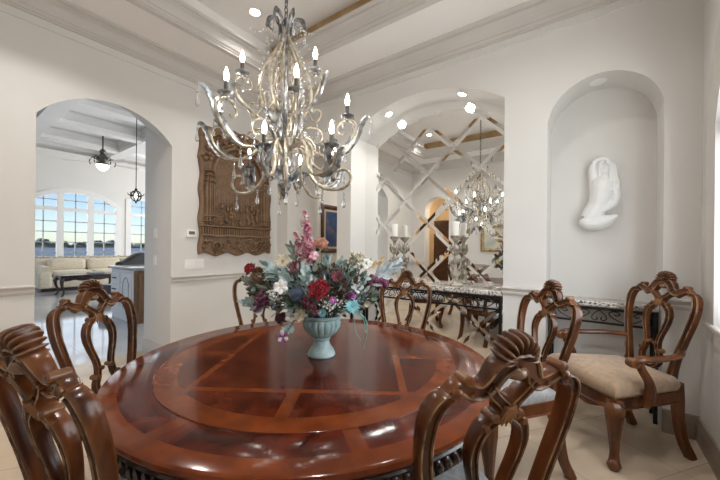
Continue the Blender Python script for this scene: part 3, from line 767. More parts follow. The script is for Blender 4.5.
# ------------------------------------------------------------------ consoles
def console(x0, x1, y0, y1, zt, label):
    c = empty('console_table', ((x0 + x1) / 2, (y0 + y1) / 2, 0), 0, label, 'console table')
    hx, hy = (x1 - x0) / 2, (y1 - y0) / 2
    b = MB(); b.rbox((-hx, -hy, zt - .045), (hx, hy, zt), .012); b.build('granite_top', W_['granite'], c)
    b = MB(); za, zb = zt - .05, zt - .165
    f = -hy + .02
    b.box((-hx + .006, f - .008, za - .02), (hx - .006, f + .008, za)); b.box((-hx + .006, f - .009, zb - .016), (hx - .006, f + .009, zb))
    n = max(2, int(round(2 * hx / .30))); st = (2 * hx - .03) / n
    for k in range(n):
        cx = -hx + .015 + st * (k + .5); zc = (za - .02 + zb) / 2; h = (za - .02 - zb) / 2
        for s in (-1, 1):
            sp = [(cx + s * (.03 + .030 * math.cos(q)), f, zc + h * .45 + .022 * math.sin(q)) for q in ()]
            pts = [V(cx, f, zc + s * 0 - h)] + [V(cx + s * st * .16, f, zc - h * .55), V(cx + s * st * .30, f, zc + h * .2), V(cx + s * st * .30, f, zc + h * .75), V(cx + s * st * .20, f, zc + h * .92), V(cx + s * st * .12, f, zc + h * .55), V(cx + s * st * .17, f, zc + h * .25), V(cx + s * st * .22, f, zc + h * .45)]
            b.tube(pts, .0045, 6, 5)
            pts = [V(cx + s * st * .5, f, zc + h), V(cx + s * st * .40, f, zc + h * .3), V(cx + s * st * .36, f, zc - h * .4), V(cx + s * st * .42, f, zc - h * .8), V(cx + s * st * .47, f, zc - h * .5), V(cx + s * st * .44, f, zc - h * .2)]
            b.tube(pts, .0042, 6, 5)
    b.build('scroll_apron', W_['iron'], c)
    for sx in (-1, 1):
        for y in (f, hy - .03):
            b = MB(); b.rbox((sx * (hx - .02) - .013, y - .013, 0), (sx * (hx - .02) + .013, y + .013, zt - .045), .003); b.build('leg', W_['iron'], c)
    return c
console(RECM[0] + .004, RECM[1] - .004, YB - .01, YB + .31, .922, 'granite topped iron console below the diamond mirror')
console(NICHE[0] + .004, NICHE[1] - .004, YB + .075, YB + .325, .895, 'granite topped iron console in the niche under the white sculpture')

# ------------------------------------------------------------------ candlesticks
def candlestick(loc, label):
    c = empty('candlestick', loc, 0, label, 'candlestick', 'candlesticks on the mirror console')
    b = MB(); b.lathe([(.01, 0), (.085, 0), (.088, .012), (.07, .028), (.045, .045), (.03, .07), (.028, .08), (.042, .10), (.05, .13), (.036, .16), (.020, .19), (.018, .23), (.034, .25), (.036, .27), (.018, .30), (.015, .36), (.030, .38), (.034, .41), (.020, .43), (.016, .46), (.030, .49), (.055, .515), (.060, .535), (.046, .54), (.01, .54)], seg=20, flute=10, fdepth=.12)
    b.build('stem', W_['antique'], c)
    for k in range(6):
        b = MB(); a = k * PI / 3; z0 = (.20, .36)[k % 2]
        ca, sa = math.cos(a), math.sin(a)
        b.sweep([(ca * r, sa * r, z) for r, z in ((.02, z0 - .03), (.045, z0), (.062, z0 + .05), (.05, z0 + .075), (.068, z0 + .085))], [.012, .02, .017, .012, .002], .006, N=(ca, sa, .3), prof=BOXY, smooth=4)
        b.build('acanthus_leaf', W_['antique'], c)
    b = MB(); b.lathe([(.002, .535), (.036, .535), (.037, .68), (.033, .688), (.002, .684)], seg=20); b.tube([(0, 0, .684), (0, 0, .70)], .0018, 5, 1); b.build('candle', W_['wax'], c)
    return c
candlestick((-1.946, YB + .19, .923), 'ornate silver candlestick with white candle at the left of the mirror, behind the flowers')
candlestick((-1.195, YB + .19, .923), 'ornate silver candlestick with white candle at the right of the mirror')

# ------------------------------------------------------------------ recessed lights
def downlight(name, loc, label, direction=(0, 0, -1), r=.065, lit=True, power=30, angle=2.1, col=(1, .975, .94)):
    dv = Vector(direction).normalized(); q = (-dv).to_track_quat('Z', 'Y')
    c = empty(name, loc, 0, label, 'ceiling light'); c.rotation_euler = q.to_euler()
    b = MB(); b.lathe([(r * .79, .004), (r * .80, -.004), (r, -.006), (r * 1.12, -.004), (r * 1.15, 0.0), (r * 1.12, .004), (r * .9, .02)], seg=28); b.build('trim_ring', W_['white'], c)
    b = MB(); b.lathe([(.002, -.004), (r * .76, -.004), (r * .79, .004), (.002, .006)], seg=28); b.build('lamp_lens', W_['can'] if lit else W_['white'], c)
    if lit: light('SPOT', 'downlight_beam', Vector(loc) + dv * .03, power, col, .05, direction=direction, angle=angle)
    return c
p = atz(255, 12, ZT)
downlight('downlight', (p.x, p.y, ZT - .002), 'lit round downlight in the tray ceiling to the left of the chandelier stem', power=20)
downlight('downlight', (TX1 - (p.x - TX0), p.y, ZT - .002), 'lit round downlight at the right rear of the tray ceiling', power=20)
downlight('downlight', (p.x, TY0 + (TY1 - p.y), ZT - .002), 'lit round downlight at the left front of the tray ceiling', power=40)
downlight('downlight', (TX1 - (p.x - TX0), TY0 + (TY1 - p.y), ZT - .002), 'lit round downlight at the right front of the tray ceiling', power=40)
for px, side in ((389, 'left'), (462, 'right')):
    r = ray(px, 105); x = r.x / r.y * (YB + .16); z = arch_z(x, RECM)
    e = .01; n = V(-(arch_z(x + e, RECM) - arch_z(x - e, RECM)) / (2 * e), 0, 1)
    downlight('niche_downlight', V(x, YB + .16, z) - n.normalized() * .002, 'small lit downlight in the mirror arch soffit, the %s one' % side, -n, .05, power=12, angle=2.8)
x = .02; r = ray(598, 82); x = r.x / r.y * (YB + .16); z = arch_z(x, NICHE); n = V(-(arch_z(x + .01, NICHE) - arch_z(x - .01, NICHE)) / .02, 0, 1)
downlight('niche_downlight', V(x, YB + .16, z) - n.normalized() * .002, 'unlit round downlight in the soffit of the sculpture niche', -n, .055, lit=False)
light('POINT', 'hallway_lamp', (-3.2, 5.2, 2.5), 9, (1, .93, .84), .2)
light('POINT', 'passage_lamp', (-3.1, -1.7, 2.6), 22, (1, .85, .65), .2)

# ------------------------------------------------------------------ wall plates
def plate(name, fn, sw, sh, label, cat, rockers=1):
    c = empty(name, fn(0, 0, 0), 0, label, cat)
    o0 = fn(0, 0, 0)
    def f2(u, v, d): return fn(u, v, d) - o0
    b = MB(); b.prism([(-sw, -sh), (sw, -sh), (sw, sh), (-sw, sh)], f2, .0005, .007); b.build('cover_plate', W_['plastic'], c)
    for k in range(rockers):
        u = (k - (rockers - 1) / 2) * (2 * sw / rockers) * .92
        b = MB(); b.prism([(u - .016, -.033), (u + .016, -.033), (u + .016, .033), (u - .016, .033)], f2, .007, .0105); b.build('rocker', W_['plastic'], c)
    return c
p = atx(194.5, 264, XL); plate('switch_plate', lambda u, v, d: V(XL + d, p.y + u, p.z + v), .115, .058, 'wide white switch plate on the left wall above the chair rail', 'light switch', 4)
p2 = atx(191, 233.5, XL)
c = empty('thermostat', p2, 0, 'small white thermostat with grey display beside the wooden plaque', 'thermostat')
b = MB(); b.rbox((0.0005, -.06, -.045), (.022, .06, .045), .006); b.build('housing', W_['plastic'], c)
b = MB(); b.box((.022, -.035, -.012), (.0232, .035, .026)); b.build('display', W_['display'], c)
for px, py, lb in ((155.5, 260, 'white light switch on the archway jamb, the lower of two plates'), (156, 233, 'white control plate on the archway jamb above the light switch')):
    q = aty(px, py, ARCH[1]); plate('jamb_switch', lambda u, v, d, q=q: V(q.x + u, ARCH[1] - d, q.z + v), .038 if py > 250 else .055, .06, lb, 'light switch', 1)

# ------------------------------------------------------------------ hallway painting
q0, q1 = atx(321, 204, -4.2), atx(321, 253, -4.2)
pc = empty('framed_painting', (-4.2, q0.y + .36, (q0.z + q1.z) / 2), 0, 'brown framed painting of blue tones hanging in the hallway behind the flowers', 'painting')
hh = (q0.z - q1.z) / 2
def frame(root, hy, hz, wdt, m, th=.035, N=0):
    b = MB(); P = [(-hy, -hz), (hy, -hz), (hy, hz), (-hy, hz)]; I = [(-hy + wdt, -hz + wdt), (hy - wdt, -hz + wdt), (hy - wdt, hz - wdt), (-hy + wdt, hz - wdt)]
    Q = [((a + c) / 2, (d + e) / 2) for (a, d), (c, e) in zip(P, I)]
    rows = [[V(0.001, *p) for p in P], [V(th * .8, *p) for p in P], [V(th, *p) for p in Q], [V(th * .45, *p) for p in I], [V(.001, *p) for p in I]]
    for r0, r1 in zip(rows, rows[1:]):
        for k in range(4): b.add([r0[k], r0[(k + 1) % 4], r1[(k + 1) % 4], r1[k]], [(0, 1, 2, 3)])
    o = b.build('frame', m, root, angle=20); return o
frame(pc, .36, hh, .085, W_['brownframe'])
b = MB(); b.box((.001, -.28, -hh + .08), (.012, .28, hh - .08)); b.build('linen_liner', W_['linen'], pc)
b = MB(); b.box((.012, -.235, -hh + .125), (.0145, .235, hh - .125))
b.build('canvas', mat('blue_canvas', (0.02, 0.06, 0.18), 0.6, col2=(0.20, 0.13, 0.12), scale=5, detail=3, distort=.3, ramp=(.45, .75)), pc)
# picture on the wall behind the camera, seen in the mirror
pf = empty('gold_framed_picture', (-1.68, YF, 1.56), -PI / 2 + PI, 'gold framed picture on the wall behind the camera, seen in the mirror', 'painting')
frame(pf, .42, .30, .075, W_['goldframe'])
b = MB(); b.box((.001, -.35, -.23), (.01, .35, .23)); b.build('canvas', mat('pale_canvas', (0.42, 0.44, 0.40), 0.7, col2=(0.62, 0.60, 0.52), scale=5), pf)
pf.rotation_euler = (0, 0, PI / 2)
# ------------------------------------------------------------------ chandelier
CX, CY, CZ = -1.58, 1.367, 1.615
ch = empty('chandelier', (CX, CY, CZ), 0, 'large wrought chandelier with candle bulbs, silver leaves and crystal drops over the table', 'chandelier')
def pol(r, z, a): return V(r * math.cos(a), r * math.sin(a), z - CZ)
b = MB()
b.lathe([(.004, 0), (.014, .012), (.008, .022), (.022, .034), (.026, .045), (.014, .055), (.030, .066), (.040, .085), (.044, .10), (.030, .115), (.018, .13), (.022, .15), (.034, .18), (.038, .22), (.030, .26), (.016, .29), (.014, .34), (.030, .36), (.036, .38), (.024, .40), (.013, .44), (.013, .56), (.026, .58), (.026, .60), (.012, .62), (.012, .95), (.024, .97), (.034, 1.0), (.028, 1.03), (.014, 1.05), (.014, 1.12), (.020, 1.13), (.012, 1.15), (.004, 1.155)], seg=16)
b.build('central_stem', W_['silver'], ch)
b = MB(); zt = ZT - CZ
nl = int((zt - 1.16 - .05) / .036)
for k in range(nl + 1):
    z = 1.165 + k * .036; a = k % 2 * PI / 2
    b.tube([(.011 * math.cos(a) * math.cos(q), .011 * math.sin(a) * math.cos(q), z + .024 * math.sin(q)) for q in [i / 10 * 2 * PI for i in range(10)]], .0034, 5, 1, True)
b.build('chain', W_['lace'], ch)
b = MB(); b.lathe([(.004, zt - .05), (.02, zt - .045), (.05, zt - .02), (.065, zt - .004), (.065, zt - .0005), (.004, zt - .0005)], seg=24); b.build('ceiling_canopy', W_['silver'], ch)
CA = [math.radians(a) + YAW for a in (-177, -118, -70, -17, 50, 110)]   # middle tier
LA = [math.radians(a) + YAW for a in (-99, -43, 25, 85, 145)]
UA = [math.radians(a) + YAW for a in (-154, -36, 85)]
# cage of bowed rods and top scrolls
for k in range(6):
    a = k * PI / 3 + .2 + YAW; b = MB()
    b.tube([pol(r, z, a) for r, z in ((.012, 2.70), (.030, 2.62), (.085, 2.51), (.140, 2.40), (.160, 2.29), (.135, 2.19), (.085, 2.15), (.045, 2.18), (.055, 2.235), (.090, 2.235), (.094, 2.205))], [.007, .009, .0105, .0105, .0105, .0105, .0105, .010, .009, .007, .004], 8, 5)
    b.tube([pol(r, z, a + .35) for r, z in ((.015, 2.66), (.045, 2.52), (.050, 2.40), (.085, 2.30), (.10, 2.37), (.072, 2.40), (.066, 2.37))], [.005, .006, .006, .006, .006, .005, .003], 6, 5)
    b.tube([pol(r, z, a) for r, z in ((.135, 2.19), (.175, 2.13), (.21, 2.14), (.22, 2.19), (.19, 2.21), (.178, 2.185))], [.007, .007, .006, .006, .005, .003], 6, 5)
    b.build('cage_rod', W_['champagne'], ch)
def acanthus(b, path, wmax, N, lobes=5, n=20):
    """lobed leaf along a path, thin but with two faces and a midrib"""
    P = catmull(path, max(2, n // max(1, len(path) - 1))); n = len(P); N = Vector(N); top = []
    for i in range(n):
        T = (P[min(n - 1, i + 1)] - P[max(0, i - 1)]).normalized(); B = N.cross(T)
        B = B.normalized() if B.length > 1e-5 else V(1, 0, 0); M = T.cross(B)
        t = i / (n - 1); wv = wmax * (math.sin(PI * min(1, t * .92 + .08)) ** .7) * (.72 + .28 * abs(math.sin(t * lobes * PI))) + .0008
        top.append((P[i] - B * wv + M * wv * .35, P[i] - B * wv * .5 + M * wv * .05, P[i] - M * .0015, P[i] + B * wv * .5 + M * wv * .05, P[i] + B * wv + M * wv * .35, M))
    vs = []
    for q in top:
        M = q[5]; vs += list(q[:5]) + [p - M * .0022 for p in q[4::-1]]
    b.add(vs, [(i * 10 + j, i * 10 + (j + 1) % 10, (i + 1) * 10 + (j + 1) % 10, (i + 1) * 10 + j) for i in range(n - 1) for j in range(10)] + [tuple(range(10))[::-1], tuple((n - 1) * 10 + j for j in range(10))])
def drop(b, p, s=1.0):
    p = Vector(p)
    b.tube([p, p - Zv * .014 * s], .0010, 5, 1)
    b.lathe([(.0008, -.010 * s), (.0045 * s, -.014 * s), (.0055 * s, -.017 * s), (.003 * s, -.0215 * s), (.0042 * s, -.0255 * s), (.0046 * s, -.028 * s), (.0015 * s, -.034 * s), (.003 * s, -.040 * s), (.0068 * s, -.055 * s), (.0100 * s, -.070 * s), (.0092 * s, -.080 * s), (.0045 * s, -.087 * s), (.0005, -.089 * s)], p, 8)
DM = None
def hang(parent, p, s=1.0):
    global DM
    if DM is None:
        b = MB(); drop(b, V(0, 0, 0)); o = b.build('crystal_drop', W_['crystal'], parent, angle=20); DM = o.data
    else:
        o = bpy.data.objects.new('crystal_drop', DM); C.objects.link(o); o.parent = parent
    o.location = p; o.scale = (s, s, s)
for k in range(6):
    a = k * PI / 3 + YAW + .1; b = MB()
    N = (-math.sin(a), math.cos(a), 0)
    b.tube([pol(r, z, a) for r, z in ((.02, 2.60), (.030, 2.68), (.055, 2.745), (.092, 2.75), (.108, 2.715), (.088, 2.69), (.074, 2.712))], [.006, .006, .007, .007, .006, .005, .003], 6, 5)
    acanthus(b, [pol(r, z, a) for r, z in ((.022, 2.64), (.036, 2.70), (.060, 2.757), (.098, 2.76), (.118, 2.72), (.116, 2.69))], .014, N, 4)
    o = b.build('top_scroll', W_['silver'], ch)
    hang(ch, pol(.118, 2.69, a), 1.1)
def candle_set(parent, r, zb, a, leafy=True):
    p = pol(r, zb, a); zl = zb - CZ
    b = MB(); b.lathe([(.004, zl - .135), (.010, zl - .128), (.014, zl - .120), (.010, zl - .114), (.030, zl - .108), (.040, zl - .100), (.042, zl - .096), (.036, zl - .098), (.014, zl - .104), (.004, zl - .104)], (p.x, p.y, 0), 18)
    b.build('drip_pan', W_['silver'], parent)
    b = MB(); b.lathe([(.003, zl - .104), (.0125, zl - .104), (.0115, zl - .038), (.003, zl - .036)], (p.x, p.y, 0), 12); b.build('candle_sleeve', W_['lace'], parent)
    b = MB(); b.lathe([(.002, zl - .038), (.008, zl - .036), (.012, zl - .018), (.0128, zl - .006), (.0095, zl + .010), (.0045, zl + .026), (.0012, zl + .036)], (p.x, p.y, 0), 12); b.build('bulb', W_['bulb'], parent)
    for q in range(3):
        g = a + q * 2 * PI / 3 + .3; hang(parent, p + V(.039 * math.cos(g), .039 * math.sin(g), -.098), .8 if q % 2 else 1.1)
for i, a in enumerate(CA):
    N = (-math.sin(a), math.cos(a), 0); rc = (.40, .445, .455, .415, .42, .42)[i]; zb = 2.20
    b = MB()
    b.tube([pol(r * rc / .42, z, a) for r, z in ((.02, 1.90), (.07, 1.965), (.15, 1.955), (.23, 1.89), (.33, 1.865), (.42, 1.91), (.475, 1.99), (.468, 2.052), (.42, 2.078), (.368, 2.055), (.360, 2.012), (.388, 1.992), (.402, 2.012))], [.010, .0098, .0098, .0098, .0098, .0098, .0095, .009, .009, .008, .007, .0055, .004], 8, 5)
    b.tube([pol(r * rc / .42, z, a) for r, z in ((.06, 1.96), (.10, 2.03), (.18, 2.06), (.25, 2.02), (.25, 1.965), (.21, 1.955), (.20, 1.985))], [.007, .007, .007, .006, .006, .005, .003], 6, 5)
    o = b.build('arm', W_['champagne'], ch)
    b = MB(); acanthus(b, [pol(r * rc / .42, z, a) for r, z in ((.36, 1.865), (.42, 1.898), (.478, 1.97), (.505, 2.04), (.545, 2.085), (.570, 2.075))], .021, N, 7)
    acanthus(b, [pol(r * rc / .42, z, a) for r, z in ((.30, 1.862), (.36, 1.882), (.42, 1.93), (.440, 1.985))], .017, N, 5)
    b.build('leaf', W_['silver'], o)
    candle_set(o, rc, zb, a)
    hang(o, pol(.570 * rc / .42, 2.073, a), 1.15); hang(o, pol(.33 * rc / .42, 1.854, a), 1.3); hang(o, pol(.24 * rc / .42, 1.955, a), 1.0)
for i, a in enumerate(LA):
    N = (-math.sin(a), math.cos(a), 0); rc = (.29, .44, .33, .36, .36)[i]; f = rc / .36; zb = 1.97
    b = MB()
    b.tube([pol(r * f, z, a) for r, z in ((.02, 1.90), (.06, 1.96), (.13, 1.965), (.18, 1.90), (.19, 1.80), (.24, 1.735), (.33, 1.735), (.385, 1.79), (.37, 1.845), (.345, 1.86))], [.010, .0098, .0098, .0098, .0098, .0098, .0095, .009, .008, .006], 8, 5)
    b.tube([pol(r * f, z, a + .42) for r, z in ((.05, 1.94), (.12, 1.97), (.16, 1.91), (.14, 1.82), (.16, 1.74), (.23, 1.675), (.32, 1.67), (.365, 1.72), (.345, 1.775), (.295, 1.775), (.285, 1.735), (.31, 1.725))], [.010, .0098, .0098, .0098, .0098, .0098, .0095, .009, .008, .007, .0055, .004], 8, 5)
    o = b.build('lower_arm', W_['champagne'], ch)
    b = MB()
    acanthus(b, [pol(r * f, z, a) for r, z in ((.28, 1.722), (.34, 1.725), (.39, 1.765), (.41, 1.83), (.440, 1.848))], .024, N, 6)
    acanthus(b, [pol(r * f, z, a) for r, z in ((.30, 1.735), (.325, 1.78), (.325, 1.83), (.30, 1.862))], .024, N, 5)
    for g in (.7, -.7): acanthus(b, [pol(rc - .01, 1.765, a), pol(rc, 1.81, a + g * .1), pol(rc + .01, 1.855, a + g * .16), pol(rc + .030, 1.868, a + g * .24)], .028, N, 5)
    b.build('leaf', W_['silver'], o)
    candle_set(o, rc, zb, a)
    hang(o, pol(.44 * f, 1.848, a), 1.0); hang(o, pol(.27 * f, 1.724, a), 1.3); hang(o, pol(.33 * f, 1.660, a + .42), 1.2)
for i, a in enumerate(UA):
    N = (-math.sin(a), math.cos(a), 0); rc = .258; zb = 2.455
    b = MB()
    b.tube([pol(r, z, a) for r, z in ((.02, 2.14), (.06, 2.10), (.13, 2.10), (.20, 2.14), (.275, 2.21), (.30, 2.28), (.285, 2.32), (.25, 2.335), (.21, 2.315), (.205, 2.275), (.23, 2.26), (.24, 2.28))], [.007, .008, .008, .008, .008, .008, .007, .007, .006, .006, .005, .003], 7, 5)
    o = b.build('upper_arm', W_['champagne'], ch)
    b = MB(); acanthus(b, [pol(r, z, a) for r, z in ((.20, 2.135), (.26, 2.18), (.305, 2.24), (.335, 2.305), (.365, 2.318))], .019, N, 6); b.build('leaf', W_['silver'], o)
    candle_set(o, rc, zb, a)
# big upright leaves round the hub
for k in range(6):
    a = k * PI / 3 + YAW + .5; N = (-math.sin(a), math.cos(a), 0); b = MB()
    acanthus(b, [pol(r, z, a) for r, z in ((.02, 1.97), (.055, 2.02), (.080, 2.10), (.115, 2.155), (.14, 2.14))], .044, N, 7)
    b.build('hub_leaf', W_['silver'], ch)
    b = MB(); acanthus(b, [pol(r, z, a + .5) for r, z in ((.02, 1.80), (.045, 1.76), (.075, 1.79), (.085, 1.83))], .026, N, 5); b.build('hub_leaf', W_['silver'], ch)
    hang(ch, pol(.125, 2.135, a), 1.2); hang(ch, pol(.085, 1.825, a + .5), 1.0)

b = MB()            # strings of crystal beads and small drops through the cage
for k in range(6):
    a = k * PI / 3 + .2 + YAW + .3
    for q in range(9): b.ell(pol(.11 + .05 * math.sin(q / 8 * PI), 2.52 - q * .040, a), .0075, 7, 5)
    drop(b, pol(.11, 2.19, a), 1.3); drop(b, pol(.20, 2.13, a - .3), 1.2); drop(b, pol(.165, 2.29, a - .3), 1.2); drop(b, pol(.06, 2.36, a), 1.0)
    for q in range(7): b.ell(pol(.10 + .020 * q, 2.69 - .03 * q + .0028 * q * q, a + .02 * q), .0065, 7, 5)
    c_ = [pol(.08 + .3 * t, 2.10 - .1 * math.sin(PI * t) - .06 * t, a) for t in [i / 10 for i in range(11)]]
    for p in c_: b.ell(p, .0062, 6, 5)
tag(b.build('crystal_beads', W_['crystal'], ch, fixn=False), kind='stuff')

# ------------------------------------------------------------------ carved wooden plaque on the left wall
def heightfield_plaque():
    p0, p1 = atx(197, 188, XL), atx(270, 188, XL); z1 = atx(200, 120, XL).z; z0 = atx(230, 256, XL).z
    y0, y1 = p0.y, p1.y; W, H = y1 - y0, z1 - z0
    NX, NZ = 150, 230
    u = np.linspace(0, 1, NX + 1)[None, :]; v = np.linspace(0, 1, NZ + 1)[:, None]
    x = (u - .5) * W; z = v * H
    h = np.zeros((NZ + 1, NX + 1)) + .020
    rng = np.random.RandomState(3)
    def bump(cx, cz, rx, rz, a, p=2):
        d = ((x - cx) / rx) ** 2 + ((z - cz) / rz) ** 2
        return a * np.clip(1 - d, 0, 1) ** (1 / p)
    def add(g):
        nonlocal h; h = np.maximum(h, .020 + g)
    hw = W * .5
    # recessed arch scene framed by columns
    arc_c = H * .62; R = W * .33
    rr = np.sqrt(x ** 2 + (z - arc_c) ** 2)
    inside = ((np.abs(x) < R) & (z > H * .20) & (z < arc_c)) | ((rr < R) & (z >= arc_c))
    h = np.where(inside, .006, .030)
    h += np.where((z >= arc_c), .014 * np.exp(-((rr - R * 1.06) / .018) ** 2) + .008 * np.exp(-((rr - R * 1.22) / .012) ** 2), 0)
    for s in (-1, 1):
        cxx = s * W * .40
        col = np.sqrt(np.clip(1 - ((x - cxx) / (W * .055)) ** 2, 0, 1)) * .026
        col *= (.85 + .15 * np.cos((x - cxx) / (W * .055) * 12))
        h = np.where((z > H * .24) & (z < arc_c) & (np.abs(x - cxx) < W * .055), .020 + col, h)
        for zz in (.26, .30, .56, .60, .635): h = np.maximum(h, .02 + .030 * np.exp(-((x - cxx) / (W * .07)) ** 4) * np.exp(-((z - H * zz) / .012) ** 2))
        for k in range(14): 
            add(bump(s * W * (.40 + .05 * rng.randn()), H * (.72 + .10 * rng.rand()), .03, .035, .02 + .012 * rng.rand()))
    # city and boats relief within the arch
    for k in range(16):
        cx = (-.5 + k / 15) * 2 * R * .86; hh_ = H * (.05 + .05 * rng.rand()); w2 = R * .06
        h = np.where((np.abs(x - cx) < w2) & (z > H * .42) & (z < H * .42 + hh_) & inside, .020 + .004 * rng.rand(), h)
        h = np.where((np.abs(x - cx) < w2 * .35) & (z > H * .42) & (z < H * .42 + hh_ * .6) & inside, .012, h)
    h += np.where(inside & (z < H * .42), .004 * np.sin(z * 260 + 4 * np.sin(x * 30)), 0)
    h += np.where(inside & (z > H * .54), .0008 * np.sin(z * 60 + 2 * np.sin(x * 16)), 0)
    for k in range(34):
        cx, cz = (rng.rand() - .5) * 1.7 * R, H * (.24 + .15 * rng.rand())
        add(bump(cx, cz, .014, .034, .016)); add(bump(cx, cz + .04, .010, .012, .018))
    # balustrade
    h = np.where((np.abs(z - H * .225) < .010) | (np.abs(z - H * .155) < .012), .040, h)
    m_ = (z > H * .165) & (z < H * .215)
    h = np.where(m_, .022 + .014 * np.abs(np.sin(x * 95)), h)
    # scrolls and foliage along the lower edge and the head
    for k in range(170):
        lo = k % 2 == 0
        cx = (rng.rand() - .5) * W * .95; cz = H * (.015 + .12 * rng.rand()) if lo else H * (.80 + .17 * rng.rand())
        an = rng.rand() * PI; ca, sa = math.cos(an), math.sin(an); a1, a2 = .018 + .03 * rng.rand(), .008 + .008 * rng.rand()
        d = (((x - cx) * ca + (z - cz) * sa) / a1) ** 2 + ((-(x - cx) * sa + (z - cz) * ca) / a2) ** 2
        add(np.clip(1 - d, 0, 1) ** .5 * (.014 + .016 * rng.rand()))
    for s in (-1, 1):
        for cz, r0 in ((.075, .07), (.90, .075)):
            d = np.sqrt((x - s * W * .30) ** 2 + (z - H * cz) ** 2); an = np.arctan2(z - H * cz, x - s * W * .30)
            g = .022 * np.clip(np.cos((d / .020) * PI + s * an), 0, 1) * (d < r0)
            add(g + (d < r0) * .006)
    for i in range(5): h += .0005 * np.sin(x * (60 + 37 * i) + 3 * np.sin(z * (20 + 11 * i)) + i) * np.sin(z * (90 + 23 * i)) 
    # wavy outline: arched shoulders at the head, scalloped foot
    b = MB(); idx = {}
    top = lambda uu: H * (1.0 - .045 * (abs(uu - .5) * 2) ** 2 - .02 * math.cos(uu * 6 * PI) ** 2 * .6)
    bot = lambda uu: H * (.012 + .012 * math.sin(uu * 7 * PI))
    vs = []
    for j in range(NZ + 1):
        vv = j / NZ
        side = 1 + .02 * math.sin(vv * 9 * PI) + (.02 if .72 < vv < .9 else 0)
        for i in range(NX + 1):
            uu = i / NX; xx = (uu - .5) * W * .97 * (1 + (side - 1) * abs(2 * uu - 1) ** 9); zz = H * vv + bot(uu) * (1 - vv) ** 9 + (top(uu) - H) * vv ** 9
            e = min(uu, 1 - uu, vv * 1.6, (1 - vv) * 1.6); k = min(1, e / .02)
            vs.append(V(.004 + (float(h[j, i]) * 2.1 - .008) * math.sqrt(max(0.0, 1 - (1 - k) ** 2)), xx, zz))
    n1 = NX + 1
    b.add(vs, [(j * n1 + i, j * n1 + i + 1, (j + 1) * n1 + i + 1, (j + 1) * n1 + i) for j in range(NZ) for i in range(NX)])
    per = [i for i in range(n1)] + [j * n1 + NX for j in range(1, NZ + 1)] + [NZ * n1 + i for i in range(NX - 1, -1, -1)] + [j * n1 for j in range(NZ - 1, 0, -1)]
    bk = [V(.001, vs[i].y, vs[i].z) for i in per]; o0 = len(b.v); b.add(bk, [])
    L = len(per)
    b.f += [(per[k], per[(k + 1) % L], o0 + (k + 1) % L, o0 + k) for k in range(L)]; b.mi += [0] * L
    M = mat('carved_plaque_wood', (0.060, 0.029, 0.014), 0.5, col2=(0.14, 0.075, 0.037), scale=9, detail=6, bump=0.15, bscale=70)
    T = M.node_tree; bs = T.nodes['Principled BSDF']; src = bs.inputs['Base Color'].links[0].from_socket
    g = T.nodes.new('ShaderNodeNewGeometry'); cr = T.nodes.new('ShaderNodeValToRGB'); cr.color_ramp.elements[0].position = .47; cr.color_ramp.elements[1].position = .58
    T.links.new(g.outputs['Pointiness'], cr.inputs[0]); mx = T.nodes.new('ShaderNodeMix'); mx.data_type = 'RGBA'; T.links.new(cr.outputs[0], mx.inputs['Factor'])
    mx.inputs['B'].default_value = (.27, .165, .09, 1); T.links.new(src, mx.inputs['A']); T.links.new(mx.outputs['Result'], bs.inputs['Base Color'])  # raised relief coloured lighter, highlights painted into the wood
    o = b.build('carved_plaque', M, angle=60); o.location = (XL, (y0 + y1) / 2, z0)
    tag(o, 'tall carved brown wooden relief plaque on the left wall behind the chandelier', 'wall carving')
heightfield_plaque()

# ------------------------------------------------------------------ white sculpture in the niche
sp0 = aty(598.5, 228, YB + .32)
SC = .605 / 345
def q_(x, y, d=0.0): return V((x - 190) * SC * .90, -d, (415 - y) * SC)
sroot = empty('wall_sculpture', (sp0.x, YB + .33, sp0.z), 0, 'white plaster relief of a seated woman with long hair and raised arm in the niche', 'sculpture')
b = MB()
Rf = lambda pts, rad: b.tube([q_(*p) for p in pts], [r * SC for r in rad], 12, 5)
Rf([(212, 130, .060), (210, 160, .055), (206, 185, .050), (202, 220, .055), (196, 265, .050), (184, 305, .048), (164, 345, .050), (146, 372, .050)], [26, 26, 48, 50, 46, 42, 46, 42])   # trunk
b.ell(q_(214, 128, .066), (27 * SC, .050, 37 * SC), 16, 12)                                         # head
Rf([(174, 220, .045), (168, 170, .050), (164, 122, .056), (168, 96, .06)], [26, 24, 21, 15]); Rf([(167, 94, .06), (182, 84, .068), (206, 80, .075), (230, 86, .07)], [15, 14, 12, 9])       # raised arm
Rf([(244, 190, .05), (256, 215, .058), (262, 255, .060), (258, 288, .066), (240, 308, .075), (210, 326, .085), (172, 344, .09), (146, 356, .088)], [24, 23, 21, 19, 18, 16, 13, 10])        # lower arm to the hip
b.ell(q_(188, 226, .085), (24 * SC, .038, 22 * SC), 12, 10); b.ell(q_(232, 222, .085), (22 * SC, .036, 22 * SC), 12, 10)
Rf([(250, 232, .07), (226, 240, .10), (196, 236, .108)], [17, 14, 10])                             # forearm across the chest
Rf([(140, 372, .055), (146, 392, .066), (186, 390, .075), (226, 378, .07), (262, 362, .055), (272, 356, .05)], [36, 36, 34, 26, 12, 4])
Rf([(124, 386, .05), (158, 404, .06), (206, 402, .06), (244, 384, .05), (268, 362, .045)], [22, 26, 22, 14, 5])
o = b.build('figure', W_['plaster'], sroot)
md = o.modifiers.new('merge', 'REMESH'); md.mode = 'VOXEL'; md.voxel_size = .0045; md.use_smooth_shade = True
sm = o.modifiers.new('soft', 'SMOOTH'); sm.iterations = 5; sm.factor = .5
b = MB()
